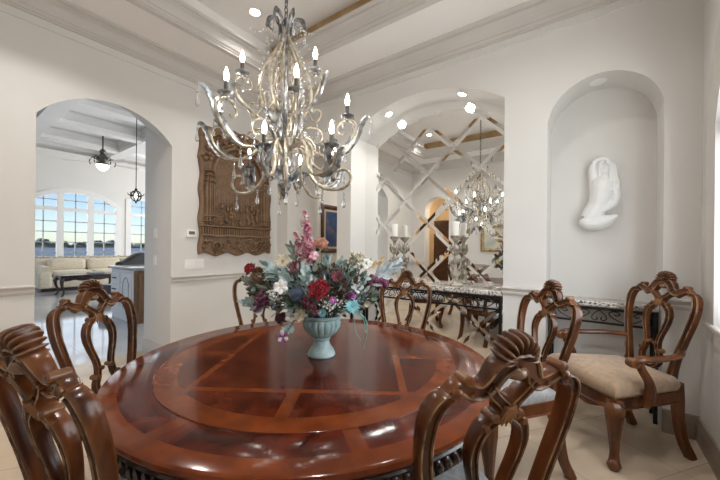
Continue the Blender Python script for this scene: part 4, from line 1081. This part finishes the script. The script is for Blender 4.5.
for k in range(3):
    w1 = 3 * math.sin(k * 1.9)
    Rf([(212, 90, .098), (202 - 5 * k, 97 + 2 * k, .112 - .008 * k), (194 - 6 * k, 112 + w1, .106 - .010 * k), (193 - 6 * k, 138, .096 - .010 * k), (190 - 5 * k + w1, 164, .086 - .006 * k), (186 - 5 * k, 184, .080)], [4, 6, 6.5, 6.5, 5, 2])
for k in range(3): Rf([(214, 92, .104), (208 - 7 * k, 98, .116 - .003 * k), (204 - 6 * k, 106, .117 - .004 * k), (200 - 5 * k, 113, .112 - .006 * k)], [3, 5, 5, 2])
for k in range(3): Rf([(214, 92, .104), (221 + 6 * k, 98, .116 - .003 * k), (226 + 5 * k, 106, .116 - .004 * k), (229 + 5 * k, 114, .110 - .006 * k)], [3, 5, 5, 2])
for k in range(5):
    w1 = 4.5 * math.sin(k * 2.3)
    Rf([(214, 90, .098), (226 + 4 * k, 96 + 2 * k, .112 - .008 * k), (235 + 5 * k, 116, .108 - .010 * k), (238 + 5 * k + w1, 146, .098 - .006 * k), (240 + 6 * k - w1, 172, .096 - .005 * k), (243 + 7 * k + w1, 198, .100 - .005 * k), (238 + 8.5 * k - w1, 222, .102 - .005 * k), (244 + 7 * k, 240 - 5 * (k % 3), .094)], [4, 6.5, 7, 7, 6.5, 6, 5, 2])
b.build('hair', W_['plaster'], sroot)
b = MB()
for s in (-1, 1):
    b.ell(q_(213 + s * 11, 127, .114), (6.5 * SC, .006, 3.2 * SC), 8, 6); b.tube([q_(212 + s * 4, 119, .113), q_(212 + s * 10, 116, .113), q_(212 + s * 16, 119, .108)], .002, 5, 3)
b.tube([q_(212, 120, .112), q_(212, 134, .120), q_(212, 139, .120)], [.003, .0045, .0055], 6, 3)
b.ell(q_(212, 148, .110), (7 * SC, .006, 2.6 * SC), 8, 6); b.ell(q_(212, 151.5, .109), (5.5 * SC, .006, 2.2 * SC), 8, 6)
b.build('face', W_['plaster'], sroot)

# ------------------------------------------------------------------ urn and flowers
VB = atz(321.5, 354.5, .764); VB.z = .7632
ur = empty('urn', VB, 0, 'turquoise fluted ceramic urn holding the flower arrangement on the table', 'vase')
b = MB(); b.lathe([(.02, 0), (.069, 0), (.072, .006), (.071, .016), (.064, .030), (.050, .048), (.041, .066), (.039, .078), (.044, .084), (.045, .090), (.041, .094), (.002, .095)], seg=40, flute=40, fdepth=.035, frange=(.01, .06)); b.build('foot', W_['verd'], ur)
b = MB(); b.lathe([(.02, .092), (.042, .094), (.062, .106), (.084, .126), (.096, .150), (.0985, .166), (.094, .182), (.086, .194)], seg=96, flute=18, fdepth=.10, frange=(.10, .188)); b.build('bowl', W_['verd'], ur)
b = MB(); b.lathe([(.080, .186), (.090, .190), (.097, .197), (.097, .204), (.090, .208), (.078, .206), (.074, .195), (.002, .190)], seg=48); b.build('rim', W_['verd'], ur)
MOUTH = VB + V(0, 0, .195)
FM = {}
def fm(name, c, c2=None, rough=.7):
    if name not in FM: FM[name] = mat('petal_' + name, c, rough, col2=c2 or tuple(min(1, v * 1.5 + .015) for v in c), scale=45, sheen=.2)
    return FM[name]
for n_, c_, c2_ in (('silverleaf', (.24, .34, .33), (.46, .55, .53)), ('greyleaf', (.16, .21, .17), (.34, .39, .34)), ('greenleaf', (.022, .05, .024), (.06, .11, .055)), ('brownleaf', (.07, .035, .025), (.17, .09, .06)),
                    ('maroon', (.06, .006, .018), (.17, .02, .045)), ('red', (.34, .006, .018), (.60, .03, .06)), ('peach', (.72, .38, .25), (.80, .55, .42)), ('pink', (.42, .09, .16), (.74, .40, .46)),
                    ('blush', (.70, .50, .52), (.84, .76, .76)), ('white', (.74, .74, .72), (.88, .88, .86)), ('cream', (.46, .40, .28), (.70, .64, .50)), ('thistle', (.035, .055, .10), (.12, .17, .25)),
                    ('grape', (.05, .006, .03), (.18, .02, .08)), ('purple', (.20, .025, .16), (.42, .10, .36)), ('teal', (.10, .33, .38), (.25, .52, .56)), ('gold', (.45, .27, .09), (.65, .45, .2)), ('ribbon', (.10, .45, .33), (.2, .6, .47)), ('ice', (.34, .41, .45), (.55, .62, .66))):
    fm(n_, c_, c2_)
R_ = random.Random(11)
def petal(b, c, d, side, L, W, cup=.3, curl=.0, nu=5, nv=6):
    """one petal rooted at c, growing along d, width along side; cupped, with thickness"""
    d = Vector(d).normalized(); side = Vector(side); side = (side - d * side.dot(d)).normalized(); n = d.cross(side)
    def fn(u, v, off):
        w_ = W * math.sin(PI * min(1, .12 + .84 * v)) ** .75 * (u - .5) * 2
        return c + d * (L * v * (1 - .15 * curl * v)) + side * w_ + n * (cup * W * ((u - .5) * 2) ** 2 + curl * L * v * v * .5 + off)
    a = [fn(i / nu, j / nv, 0) for j in range(nv + 1) for i in range(nu + 1)]
    k = [fn(i / nu, j / nv, -.0009) for j in range(nv + 1) for i in range(nu + 1)]
    n1 = nu + 1; N = len(a)
    fs = [(j * n1 + i, j * n1 + i + 1, (j + 1) * n1 + i + 1, (j + 1) * n1 + i) for j in range(nv) for i in range(nu)]
    fs += [tuple(N + q for q in f[::-1]) for f in fs]
    b.add(a + k, fs)
def rnd_side(d): 
    v = V(R_.uniform(-1, 1), R_.uniform(-1, 1), R_.uniform(-1, 1)); return v
class Bloom:
    def __init__(s, name, label, px, py, dep, cat='flower', group=None):
        s.p = at(px, py, dep); s.root = empty(name, MOUTH, 0, label, cat, group)
        s.q = s.p - MOUTH; s.view = (V(0, 0, CH) - s.p).normalized()
        s.out = (s.q + V(0, 0, .02)).normalized(); s.face = (s.view * .75 + s.out * .5).normalized()
    def stem(s, end=None, m='greenleaf', r=.0022, droop=.0):
        e = s.q if end is None else end
        b = MB(); st = V(e.x * .12, e.y * .12, -.03)
        st.xy = st.xy.normalized() * min(.06, st.xy.length) if st.xy.length > 1e-6 else st.xy
        mid = V(e.x * .5, e.y * .5, max(e.z * .6, .04) + droop); b.tube([st, mid, e], r, 5, 6); b.build('stem', FM[m], s.root); return s
    def part(s, b, name, m, angle=80): b.build(name, FM[m], s.root, angle=angle, fixn=False); return s
def rose(name, label, px, py, dep, r, m, inner=None):
    f = Bloom(name, label, px, py, dep); f.stem(); b = MB(); ax = f.face
    e1 = ax.orthogonal().normalized(); e2 = ax.cross(e1)
    for ring_, (n, tilt, L, W) in enumerate(((3, .12, .75, .42), (4, .35, .9, .55), (5, .58, 1.0, .62), (6, .85, 1.08, .66), (7, 1.12, 1.12, .66))):
        for k in range(n):
            a = k * 2 * PI / n + ring_ * .7; rad = e1 * math.cos(a) + e2 * math.sin(a)
            d = ax * math.cos(tilt) + rad * math.sin(tilt)
            petal(b, f.q - ax * r * .5 + rad * r * .10, d, ax.cross(rad), r * L, r * W, .42, (.5, .35, .1, -.25, -.45)[ring_])
    f.part(b, 'blossom', m)
    b = MB()
    for k in range(4):
        a = k * PI / 2 + .4; rad = e1 * math.cos(a) + e2 * math.sin(a); petal(b, f.q - ax * r * .55, rad * .95 - ax * .2, ax.cross(rad), r * 1.5, r * .45, .2, .1)
    f.part(b, 'sepal', 'greenleaf'); return f
def cluster(name, label, px, py, dep, r, m, axis, n, br, stem_m='brownleaf'):
    f = Bloom(name, label, px, py, dep); f.stem(m=stem_m); b = MB(); axis = Vector(axis).normalized()
    for k in range(n):
        t = R_.random(); d = rnd_side(None); d = (d - axis * d.dot(axis)).normalized()
        p = f.q + axis * (t - .35) * r * 2.6 + d * r * (1 - t * .65) * R_.random() ** .5
        b.ell(p, br * R_.uniform(.8, 1.15), 8, 6)
    f.part(b, 'berries', m, 60); return f
def ball(name, label, px, py, dep, r, m, n=150):
    f = Bloom(name, label, px, py, dep); f.stem(); b = MB(); b.ell(f.q, r * .72, 12, 8)
    for k in range(n):
        z = 1 - 2 * (k + .5) / n; a = k * 2.39996; d = V(math.sqrt(1 - z * z) * math.cos(a), math.sqrt(1 - z * z) * math.sin(a), z)
        b.tube([f.q + d * r * .6, f.q + d * r * R_.uniform(.92, 1.1)], [r * .085, r * .03], 4, 1)
    f.part(b, 'flower_head', m); return f
def spray(name, label, px, py, dep, L, m, n=9, lobes=3, tip=None, cat='foliage', w=.30, lw=.8, group=None):
    """leafy stem: tip at (px, py), leaves in pairs down the stem"""
    f = Bloom(name, label, px, py, dep, cat, group); f.stem(m=m); b = MB(); ax = (f.q * .8 + V(0, 0, .02)).normalized() if tip is None else Vector(tip).normalized()
    for k in range(n):
        t = k / (n - 1); root_ = f.q - ax * L * (1 - t) * .85; s = 1 if k % 2 else -1
        sd = ax.cross(f.view).normalized() * s
        d = ax * (.55 + .5 * t) + sd * (1 - .75 * t) * lw + f.view * R_.uniform(-.2, .5) + V(0, 0, R_.uniform(-.25, .2))
        le = L * (.55 - .15 * t) * R_.uniform(.85, 1.15); nrm = (f.view + rnd_side(None) * .5).normalized(); side = d.cross(nrm)
        petal(b, root_, d, side, le, le * w, .15, R_.uniform(-.4, .4))
        for q in range(lobes):          # side lobes
            for s2 in (-1, 1):
                dd = d.normalized() * .75 + side.normalized() * s2 * .7
                petal(b, root_ + d.normalized() * le * (.18 + .2 * q), dd, dd.cross(nrm), le * (.42 - .07 * q), le * .10, .1, .1, 3, 3)
    f.part(b, 'leaves', m); return f
def spike(name, label, px, py, dep, px1, py1, m1, m2, n=26, r=.015):
    f = Bloom(name, label, px, py, dep); base = at(px1, py1, dep) - MOUTH; f.stem(f.q)
    ba, bb = MB(), MB()
    for k in range(n):
        t = k / (n - 1); c = base.lerp(f.q, t); d = (rnd_side(None) + f.view * .9 + V(0, 0, .2)).normalized(); sz = r * (1.1 - .5 * t)
        c = c + d * sz * .8; e1 = d.orthogonal().normalized(); e2 = d.cross(e1); tgt = ba if R_.random() < .62 else bb
        for q in range(5):
            a = q * 2 * PI / 5; rad = e1 * math.cos(a) + e2 * math.sin(a); petal(tgt, c, rad + d * .4, d.cross(rad), sz, sz * .48, .2, .1, 3, 4)
    f.part(ba, 'florets', m1); f.part(bb, 'pale_florets', m2); return f
def open_bloom(name, label, px, py, dep, r, m, n=6, centre='gold', m2=None, tilt=1.15, pw=.42, stem_end=None, face=None):
    f = Bloom(name, label, px, py, dep); f.stem(); ax = f.face if face is None else Vector(face).normalized(); e1 = ax.orthogonal().normalized(); e2 = ax.cross(e1)
    b = MB(); b2 = MB()
    for k in range(n):
        a = k * 2 * PI / n; rad = e1 * math.cos(a) + e2 * math.sin(a); petal(b2 if (m2 and k % 2) else b, f.q, rad * math.sin(tilt) + ax * math.cos(tilt), ax.cross(rad), r * R_.uniform(.9, 1.1), r * pw, -.2, -.25)
    f.part(b, 'petals', m)
    if m2: f.part(b2, 'inner_petals', m2)
    b = MB()
    for k in range(9): b.ell(f.q + ax * r * .15 + (e1 * math.cos(k * 2.4) + e2 * math.sin(k * 2.4)) * r * .06 * (k % 4), r * .07, 6, 4)
    f.part(b, 'centre', centre); return f
def mist(name, label, px, py, dep, r, m, n=46, br=.0042):
    f = Bloom(name, label, px, py, dep); f.stem(); b = MB(); st = MB(); o = f.q * .75
    for k in range(n):
        p = f.q + V(R_.gauss(0, .5), R_.gauss(0, .5), R_.gauss(0, .5)) * r; b.ell(p, br * R_.uniform(.7, 1.2), 6, 4)
        if k % 3 == 0: st.tube([o, (o + p) / 2 + V(0, 0, .006), p], .0007, 4, 2)
    tag(b.build('tiny_flowers', FM[m], f.root, angle=80, fixn=False), kind='stuff'); f.part(st, 'sprigs', 'greyleaf'); return f

spike('delphinium', 'tall pink and white flower spike rising highest from the bouquet', 304, 214, 1.70, 310, 258, 'pink', 'blush', 46, .026)
spike('delphinium', 'short pink flower spike just left of the tallest spike', 296, 233, 1.72, 301, 258, 'pink', 'blush', 20, .020)
rose('rose', 'peach rose near the top of the bouquet in front of the hallway painting', 321, 243, 1.70, .033, 'peach')
rose('rose', 'bright red open rose at the front centre of the bouquet', 319, 289, 1.47, .042, 'red')
rose('rose', 'small bright red rosebud at the far left of the bouquet', 249, 268, 1.62, .024, 'red')
open_bloom('orchid', 'pink orchid below the peach rose', 314, 256, 1.64, .028, 'pink', 5, 'white', 'blush')
ball('thistle', 'dark blue globe thistle left of the front red rose', 297, 294, 1.49, .037, 'thistle')
cluster('grapes', 'long cluster of dark purple grapes at the far right of the bouquet', 375, 283, 1.66, .036, 'grape', at(392, 284, 1.66) - at(366, 282, 1.66), 40, .0125)
cluster('berries', 'hanging cluster of burgundy berries at the left edge of the bouquet', 262, 300, 1.55, .034, 'grape', at(250, 312, 1.55) - at(266, 292, 1.55), 42, .0095)
cluster('berries', 'burgundy berries in the middle below the blue thistle', 308, 303, 1.48, .034, 'maroon', (.4, .2, -.5), 40, .009)
open_bloom('dahlia', 'dark maroon bloom left of the pink orchid', 296, 268, 1.60, .036, 'maroon', 11, 'brownleaf', None, .9, .3)
open_bloom('dahlia', 'maroon bloom in the right half behind the purple tulip', 337, 277, 1.56, .034, 'maroon', 10, 'brownleaf', None, .95, .32)
open_bloom('tulip', 'purple tulip pointing right above the turquoise daisy', 347, 296, 1.52, .040, 'purple', 6, 'grape', None, .35, .42, None, Rv * .9 + Fv * -.35)
open_bloom('orchid', 'white and violet orchid hanging low beside the urn', 283, 337, 1.53, .030, 'white', 6, 'purple', 'purple')
rose('rose', 'dark maroon rosebud hanging above the low orchid', 280, 318, 1.54, .022, 'maroon')
open_bloom('peony', 'beige open flower at the upper left of the bouquet', 283, 262, 1.66, .042, 'cream', 12, 'gold', None, 1.0, .38)
mist('dried_flower', 'tan and white dried blossom at the upper right of the bouquet', 358, 259, 1.70, .045, 'cream', 60, .0075)
open_bloom('magnolia', 'pale ivory blossom beside the dried flower at upper right', 366, 264, 1.72, .036, 'white', 7, 'gold')
spray('leaf_spray', 'golden leaf at the right end of the bouquet above the grapes', 381, 260, 1.70, .07, 'gold', 3, 0, None, 'foliage', .26, .35)
spray('feather_leaf', 'long pale silver feathery leaf pointing right over the grapes', 396, 264, 1.74, .17, 'ice', 15, 0, at(396, 264, 1.74) - at(362, 288, 1.66), 'foliage', .10, .5)
open_bloom('magnolia', 'white petalled bloom at the right beside the purple tulip', 357, 286, 1.57, .036, 'ice', 5, 'cream', 'white')
open_bloom('seed_pod', 'pale ivory pod drooping under the grapes', 366, 302, 1.60, .034, 'cream', 4, 'cream', None, .6, .5, None, V(.3, .2, -.8))
open_bloom('daisy', 'turquoise daisy at the lower right above the urn rim', 352, 306, 1.50, .036, 'teal', 16, 'teal', None, 1.25, .16)
open_bloom('daisy', 'small turquoise daisy at the front of the urn rim', 322, 313, 1.53, .022, 'teal', 12, 'thistle', None, 1.3, .2)
mist('babys_breath', 'white fine filler flowers left of the blue thistle', 276, 292, 1.52, .050, 'white', 70, .0046)
mist('babys_breath', 'white fine filler flowers below the front red rose', 330, 305, 1.48, .040, 'white', 54, .0036)
open_bloom('lily', 'white flower directly left of the blue thistle', 281, 287, 1.50, .036, 'white', 6, 'cream')
open_bloom('magnolia', 'cream blossom low on the urn rim at left', 300, 315, 1.51, .030, 'cream', 8, 'gold')
open_bloom('magnolia', 'pale green white blossom hanging over the left urn rim', 291, 316, 1.55, .030, 'white', 6, 'greyleaf')
open_bloom('violet', 'small violet flower under the front red rose at right', 333, 300, 1.46, .018, 'purple', 5, 'white')
spray('brown_leaf_spray', 'brown magnolia leaves behind the purple tulip', 341, 284, 1.55, .09, 'brownleaf', 6, 0, None, 'foliage', .36)
spray('brown_leaf_spray', 'brown leaves at the left behind the burgundy berries', 259, 281, 1.60, .09, 'brownleaf', 7, 0, None, 'foliage', .34)
for px, py, dp, L, lb in ((268, 266, 1.60, .12, 'silver blue dusty miller leaves at upper left behind the rosebud'), (284, 277, 1.53, .12, 'silver blue dusty miller leaves in front of the beige flower'),
                          (305, 272, 1.54, .12, 'silver green dusty miller leaves at the centre above the thistle'), (327, 262, 1.60, .13, 'silver green dusty miller leaves under the peach rose'),
                          (341, 265, 1.64, .13, 'silver dusty miller leaves left of the ivory blossom'), (350, 277, 1.60, .12, 'silver dusty miller leaves above the white petalled bloom'),
                          (246, 302, 1.60, .10, 'grey dusty miller leaves at the far left below the rosebud'), (289, 307, 1.51, .09, 'grey green dusty miller leaves under the thistle'),
                          (313, 280, 1.48, .10, 'silver dusty miller leaves just above the front red rose'), (284, 329, 1.54, .06, 'pale blue leaves on the low hanging stem')):
    spray('dusty_miller', lb, px, py, dp, L, 'silverleaf', 9, 2, None, 'foliage', .24)
for px, py, dp, L, mm, lb in ((292, 248, 1.74, .12, 'greyleaf', 'thin grey sprig left of the pink spikes'), (330, 292, 1.47, .08, 'greenleaf', 'dark green leaves right of the front red rose'), (290, 302, 1.50, .09, 'greenleaf', 'dark green leaves under the blue thistle'),
                              (246, 281, 1.62, .10, 'greyleaf', 'olive leaves at the left edge under the red rosebud'), (352, 262, 1.74, .13, 'greyleaf', 'grey green leaves behind the dried blossom')):
    spray('leaf_sprig', lb, px, py, dp, L, mm, 8, 0, None, 'foliage', .2)
f = Bloom('ribbon_grass', 'bright green trailing stems hanging to the right of the urn', 362, 345, 1.58, 'foliage')
b = MB()
for e, w in (((364, 349), 366), ((361, 340), 355), ((366, 330), 364)):
    b.tube([at(352, 310, 1.53) - MOUTH, at(w - 1, 318, 1.54) - MOUTH, at(w + 1, 332, 1.56) - MOUTH, at(e[0], e[1], 1.57) - MOUTH], [.002, .0022, .0016, .0008], 5, 5)
b.build('trailing_stem', FM['ribbon'], f.root)
b = MB(); b.tube([V(.01, 0, -.02), (at(340, 306, 1.55) - MOUTH), at(352, 310, 1.53) - MOUTH], .0022, 5, 5); b.build('stem', FM['greenleaf'], f.root)
# small mixed filler leaves
fills = [('silverleaf', MB()), ('greyleaf', MB()), ('brownleaf', MB()), ('greenleaf', MB())]
b = MB()
for k in range(1150):
    t = R_.random() * 2 * PI; rr = R_.random() ** .5
    px, py = 314 + 62 * rr * math.cos(t), 288 + 25 * rr * math.sin(t) + 4 * rr
    dp = 1.64 + R_.uniform(-.11, .12) * math.sqrt(1 - rr * rr * .8)
    c = at(px, py, dp) - MOUTH; b.cur = R_.choices((0, 1, 2, 3), (4, 4, 4, 5))[0]
    d = (c.normalized() + rnd_side(None) * .8).normalized(); L = R_.uniform(.022, .045)
    petal(b, c, d, rnd_side(None), L, L * R_.uniform(.2, .32), .15, R_.uniform(-.4, .4), 3, 4)
for k in range(90):
    t = R_.random() * 2 * PI; rr = R_.random() ** .5; c = at(314 + 50 * rr * math.cos(t), 290 + 20 * rr * math.sin(t), 1.63 + R_.uniform(-.08, .10)) - MOUTH
    b.cur = 3; st = V(c.x, c.y, 0); st = st.normalized() * R_.uniform(0, .05); b.tube([st + V(0, 0, -.02), (st + c) * .5 + V(0, 0, .02), c], .0012, 4, 3)
o = b.build('filler_foliage', [FM[n] for n in ('silverleaf', 'greyleaf', 'brownleaf', 'greenleaf')], fixn=False, angle=80); o.location = MOUTH
tag(o, 'mixed small grey green and brown filler leaves through the bouquet', 'foliage', kind='stuff')


# ------------------------------------------------------------------ living room furniture
# sofa
so = empty('sofa', (-12.75, 3.62, 0), 0, 'cream damask sofa with loose cushions below the living room windows', 'sofa')
b = MB(); b.rbox((-.48, -1.62, .10), (.50, 1.62, .42), .05); b.rbox((-.52, -1.62, .10), (-.25, 1.62, .92), .09); b.build('body', W_['sofa'], so)
for s in (-1, 1):
    b = MB(); b.rbox((-.48, s * 1.50 - .14, .10), (.50, s * 1.50 + .14, .58), .06, Matrix.Translation((.035, 0, 0))); b.tube([(-.48, s * 1.50, .58), (.2, s * 1.5, .58), (.52, s * 1.50, .55)], .16, 14, 4); b.build('arm', W_['sofa'], so)
for k in range(3):
    y = -1.34 + k * .90
    b = MB(); b.rbox((-.28, y, .40), (.55, y + .88, .58), .07); b.build('seat_cushion', W_['sofa'], so)
    b = MB(); b.rbox((-.36, y, .55), (-.06, y + .88, .90), .11, Matrix.Translation((0, 0, 0))); b.build('back_cushion', W_['sofa'], so)
b = MB(); b.box((-.46, -1.58, .02), (.47, 1.58, .12)); b.build('plinth', W_['darkwood'], so)
b = MB()
for k in range(70):
    y = -1.55 + 3.1 * k / 69; b.ell((-.38 + .03 * math.sin(k * 2.1), y, .955 + .012 * math.sin(k * 1.7)), (.05, .035, .03), 6, 5)
b.build('ruched_trim', W_['sofa'], so)
# coffee table
q = atz(85, 277, .54)
ct = empty('coffee_table', (-11.25, 2.80, 0), 0, 'dark coffee table with curved legs before the cream sofa', 'coffee table')
b = MB(); b.rbox((-.34, -.62, .49), (.34, .62, .535), .015); b.build('tabletop', W_['darkwood'], ct)
b = MB()
for sx in (-1, 1):
    b.sweep([(sx * .30, y, .46 - .035 * abs(math.sin(y * 9))) for y in np.linspace(-.56, .56, 15)], .015, .045, N=(0, 0, 1), prof=BOXY, smooth=3)
for sy in (-1, 1): b.box((-.30, sy * .57 - .015, .40), (.30, sy * .57 + .015, .49))
b.build('apron', W_['darkwood'], ct)
for sx in (-1, 1):
    for sy in (-1, 1):
        b = MB(); b.sweep([(sx * .28, sy * .55, .49), (sx * .32, sy * .60, .40), (sx * .31, sy * .59, .25), (sx * .27, sy * .55, .12), (sx * .29, sy * .57, .04), (sx * .32, sy * .60, .0)], [.04, .045, .03, .02, .025, .03], [.04, .045, .03, .02, .025, .03], N=(0, 1, 0), smooth=4); b.build('leg', W_['darkwood'], ct)
o = MB(); o.rbox((-.12, -.17, 0), (.12, .17, .05), .005); k = o.build('book', W_['greytop']); k.location = (-11.25, 2.97, .536); tag(k, 'grey book lying on the dark coffee table', 'book')
# cabinet
cb = empty('island_cabinet', (-6.22, 2.14, 0), 0, 'white island cabinet with brown wooden end and grey granite top', 'cabinet')
b = MB(); b.box((-1.05, .03, .0), (-.03, .70, .10)); b.box((-1.05, .02, .10), (-.02, .72, .90)); b.build('body', W_['white'], cb)
b = MB(); b.box((-.02, .02, .10), (.0, .72, .90)); b.box((0, .08, .72), (.012, .66, .86)); b.box((0, .08, .18), (.012, .66, .66)); b.box((-.02, .02, 0), (.01, .72, .10)); b.build('end_panel', W_['oak'], cb)
b = MB()
for (yy, zz, r0) in ((.25, .60, .05), (.25, .50, .06), (.25, .42, .05)): b.tube([(.012, yy + r0 * math.cos(g), zz + r0 * .7 * math.sin(g)) for g in [i / 12 * 2 * PI for i in range(12)]], .008, 5, 1, True)
b.build('carved_ornament', W_['brownframe'], cb)
b = MB(); b.rbox((-1.10, -.03, .90), (.04, .78, .945), .01); b.build('granite_top', W_['greytop'], cb)
for k, z in enumerate((.72, .52, .32)):
    b = MB(); b.rbox((-1.0, -.005, z - .08), (-.60, .022, z + .10), .005); dd = b.build('drawer', W_['white'], cb)
    b = MB(); b.tube([(-.86, -.005, z + .02), (-.86, -.03, z + .02), (-.74, -.03, z + .02), (-.74, -.005, z + .02)], .009, 6, 3); b.build('pull', W_['iron'], dd)
b = MB(); b.rbox((-.50, -.005, .16), (-.08, .022, .84), .005)
dd = b.build('door', W_['white'], cb)
b = MB(); P = [(-.42, .24), (-.16, .24), (-.16, .66), (-.22, .74), (-.29, .77), (-.36, .74), (-.42, .66)]
b.tube([(x, -.006, z) for x, z in P], .010, 6, 1, True); b.build('panel_molding', W_['greytop'], dd)
# leather chair beyond the cabinet
lc = empty('leather_chair', (-8.15, 2.95, 0), math.radians(20), 'black leather chair with humped back behind the white cabinet', 'chair')
b = MB()
P = [(-.52, .30)] + [(-.52 + 1.04 * k / 20, .98 + .19 * math.sin(PI * k / 20) ** 2) for k in range(21)] + [(.52, .30)]
b.prism(P, lambda u, v, d: V(d, u, v), -.09, .09); o = b.build('backrest', W_['leather'], lc); mdf = o.modifiers.new('bevel', 'BEVEL'); mdf.width = .05; mdf.segments = 3
b = MB(); b.rbox((-.62, -.48, .28), (-.05, .48, .48), .06); b.build('seat', W_['leather'], lc)
for sx, sy in ((0, 1), (0, -1), (-.55, 1), (-.55, -1)):
    b = MB(); b.lathe([(.02, 0), (.03, .3), (.002, .3)], (sx, sy * .42, 0), 10); b.build('leg', W_['darkwood'], lc)
# ceiling fan
fp = atz(103, 132, ZLIV)
fz = ZLIV - CH
fan = empty('ceiling_fan', (fp.x, fp.y, ZLIV), 0, 'dark ceiling fan with lit white glass bowl in the living room', 'ceiling fan')
zz = lambda py: (at(103, py, (fp - V(0, 0, CH)).dot(Fv))).z - ZLIV
b = MB(); b.lathe([(.01, -.001), (.14, -.001), (.12, -.03), (.05, -.07), (.022, -.09), (.022, zz(149)), (.06, zz(150)), (.09, zz(152)), (.06, zz(154)), (.10, zz(156)), (.16, zz(158.5)), (.15, zz(161)), (.15, zz(163)), (.16, zz(165)), (.02, zz(166))], seg=20); b.build('motor_housing', W_['lace'], fan)
for k in range(5):
    a = k * 2 * PI / 5 + .35; c_, s_ = math.cos(a), math.sin(a); z = zz(163)
    b = MB(); b.sweep([(c_ * r, s_ * r, z + .01 * math.sin(r * 3)) for r in (.18, .30, .45, .75, .95)], [.03, .03, .07, .085, .06], .006, N=(-s_ * .2, c_ * .2, 1), prof=BOXY, smooth=3); b.build('blade', W_['lgray'], fan)
    b = MB(); b.tube([(c_ * .14, s_ * .14, zz(160)), (c_ * .26, s_ * .26, zz(158)), (c_ * .33, s_ * .33, zz(162)), (c_ * .30, s_ * .30, zz(165))], .014, 6, 4); b.build('scroll_bracket', W_['iron'], fan)
b = MB(); b.lathe([(.15, zz(164.5)), (.16, zz(165.5)), (.14, zz(168)), (.08, zz(170)), (.02, zz(171)), (.004, zz(171))], seg=24); b.build('glass_bowl', W_['lampglass'], fan)
# orb pendant
pp = at(136, 196, 5.3); pz = ZLIV - pp.z
pd = empty('orb_pendant', (pp.x, pp.y, ZLIV), 0, 'small dark orb pendant on a long chain near the archway edge', 'pendant lamp')
b = MB(); b.lathe([(.002, -.002), (.06, -.002), (.05, -.03), (.006, -.04), (.006, -pz + .10), (.002, -pz + .10)], seg=14); b.build('chain', W_['iron'], pd)
b = MB()
for k in range(4):
    a = k * PI / 4; b.tube([(.078 * math.cos(t_) * math.cos(a), .078 * math.cos(t_) * math.sin(a), -pz + .085 * math.sin(t_)) for t_ in [i / 20 * 2 * PI for i in range(20)]], .007, 5, 1, True)
b.tube([(.078 * math.cos(t_), .078 * math.sin(t_), -pz) for t_ in [i / 20 * 2 * PI for i in range(20)]], .008, 5, 1, True)
for k in range(6):
    a = k * PI / 3; b.tube([(.075 * math.cos(a), .075 * math.sin(a), -pz + .01), (.105 * math.cos(a), .105 * math.sin(a), -pz + .02), (.115 * math.cos(a), .115 * math.sin(a), -pz + .05)], [.008, .007, .003], 5, 3)
b.ell((0, 0, -pz + .105), (.022, .022, .022), 8, 6); b.ell((0, 0, -pz - .10), (.014, .014, .025), 8, 6); b.build('orb_cage', W_['iron'], pd)
b = MB(); b.ell((0, 0, -pz), (.03, .03, .04), 10, 8); b.build('frosted_lamp', W_['lampglass'], pd)
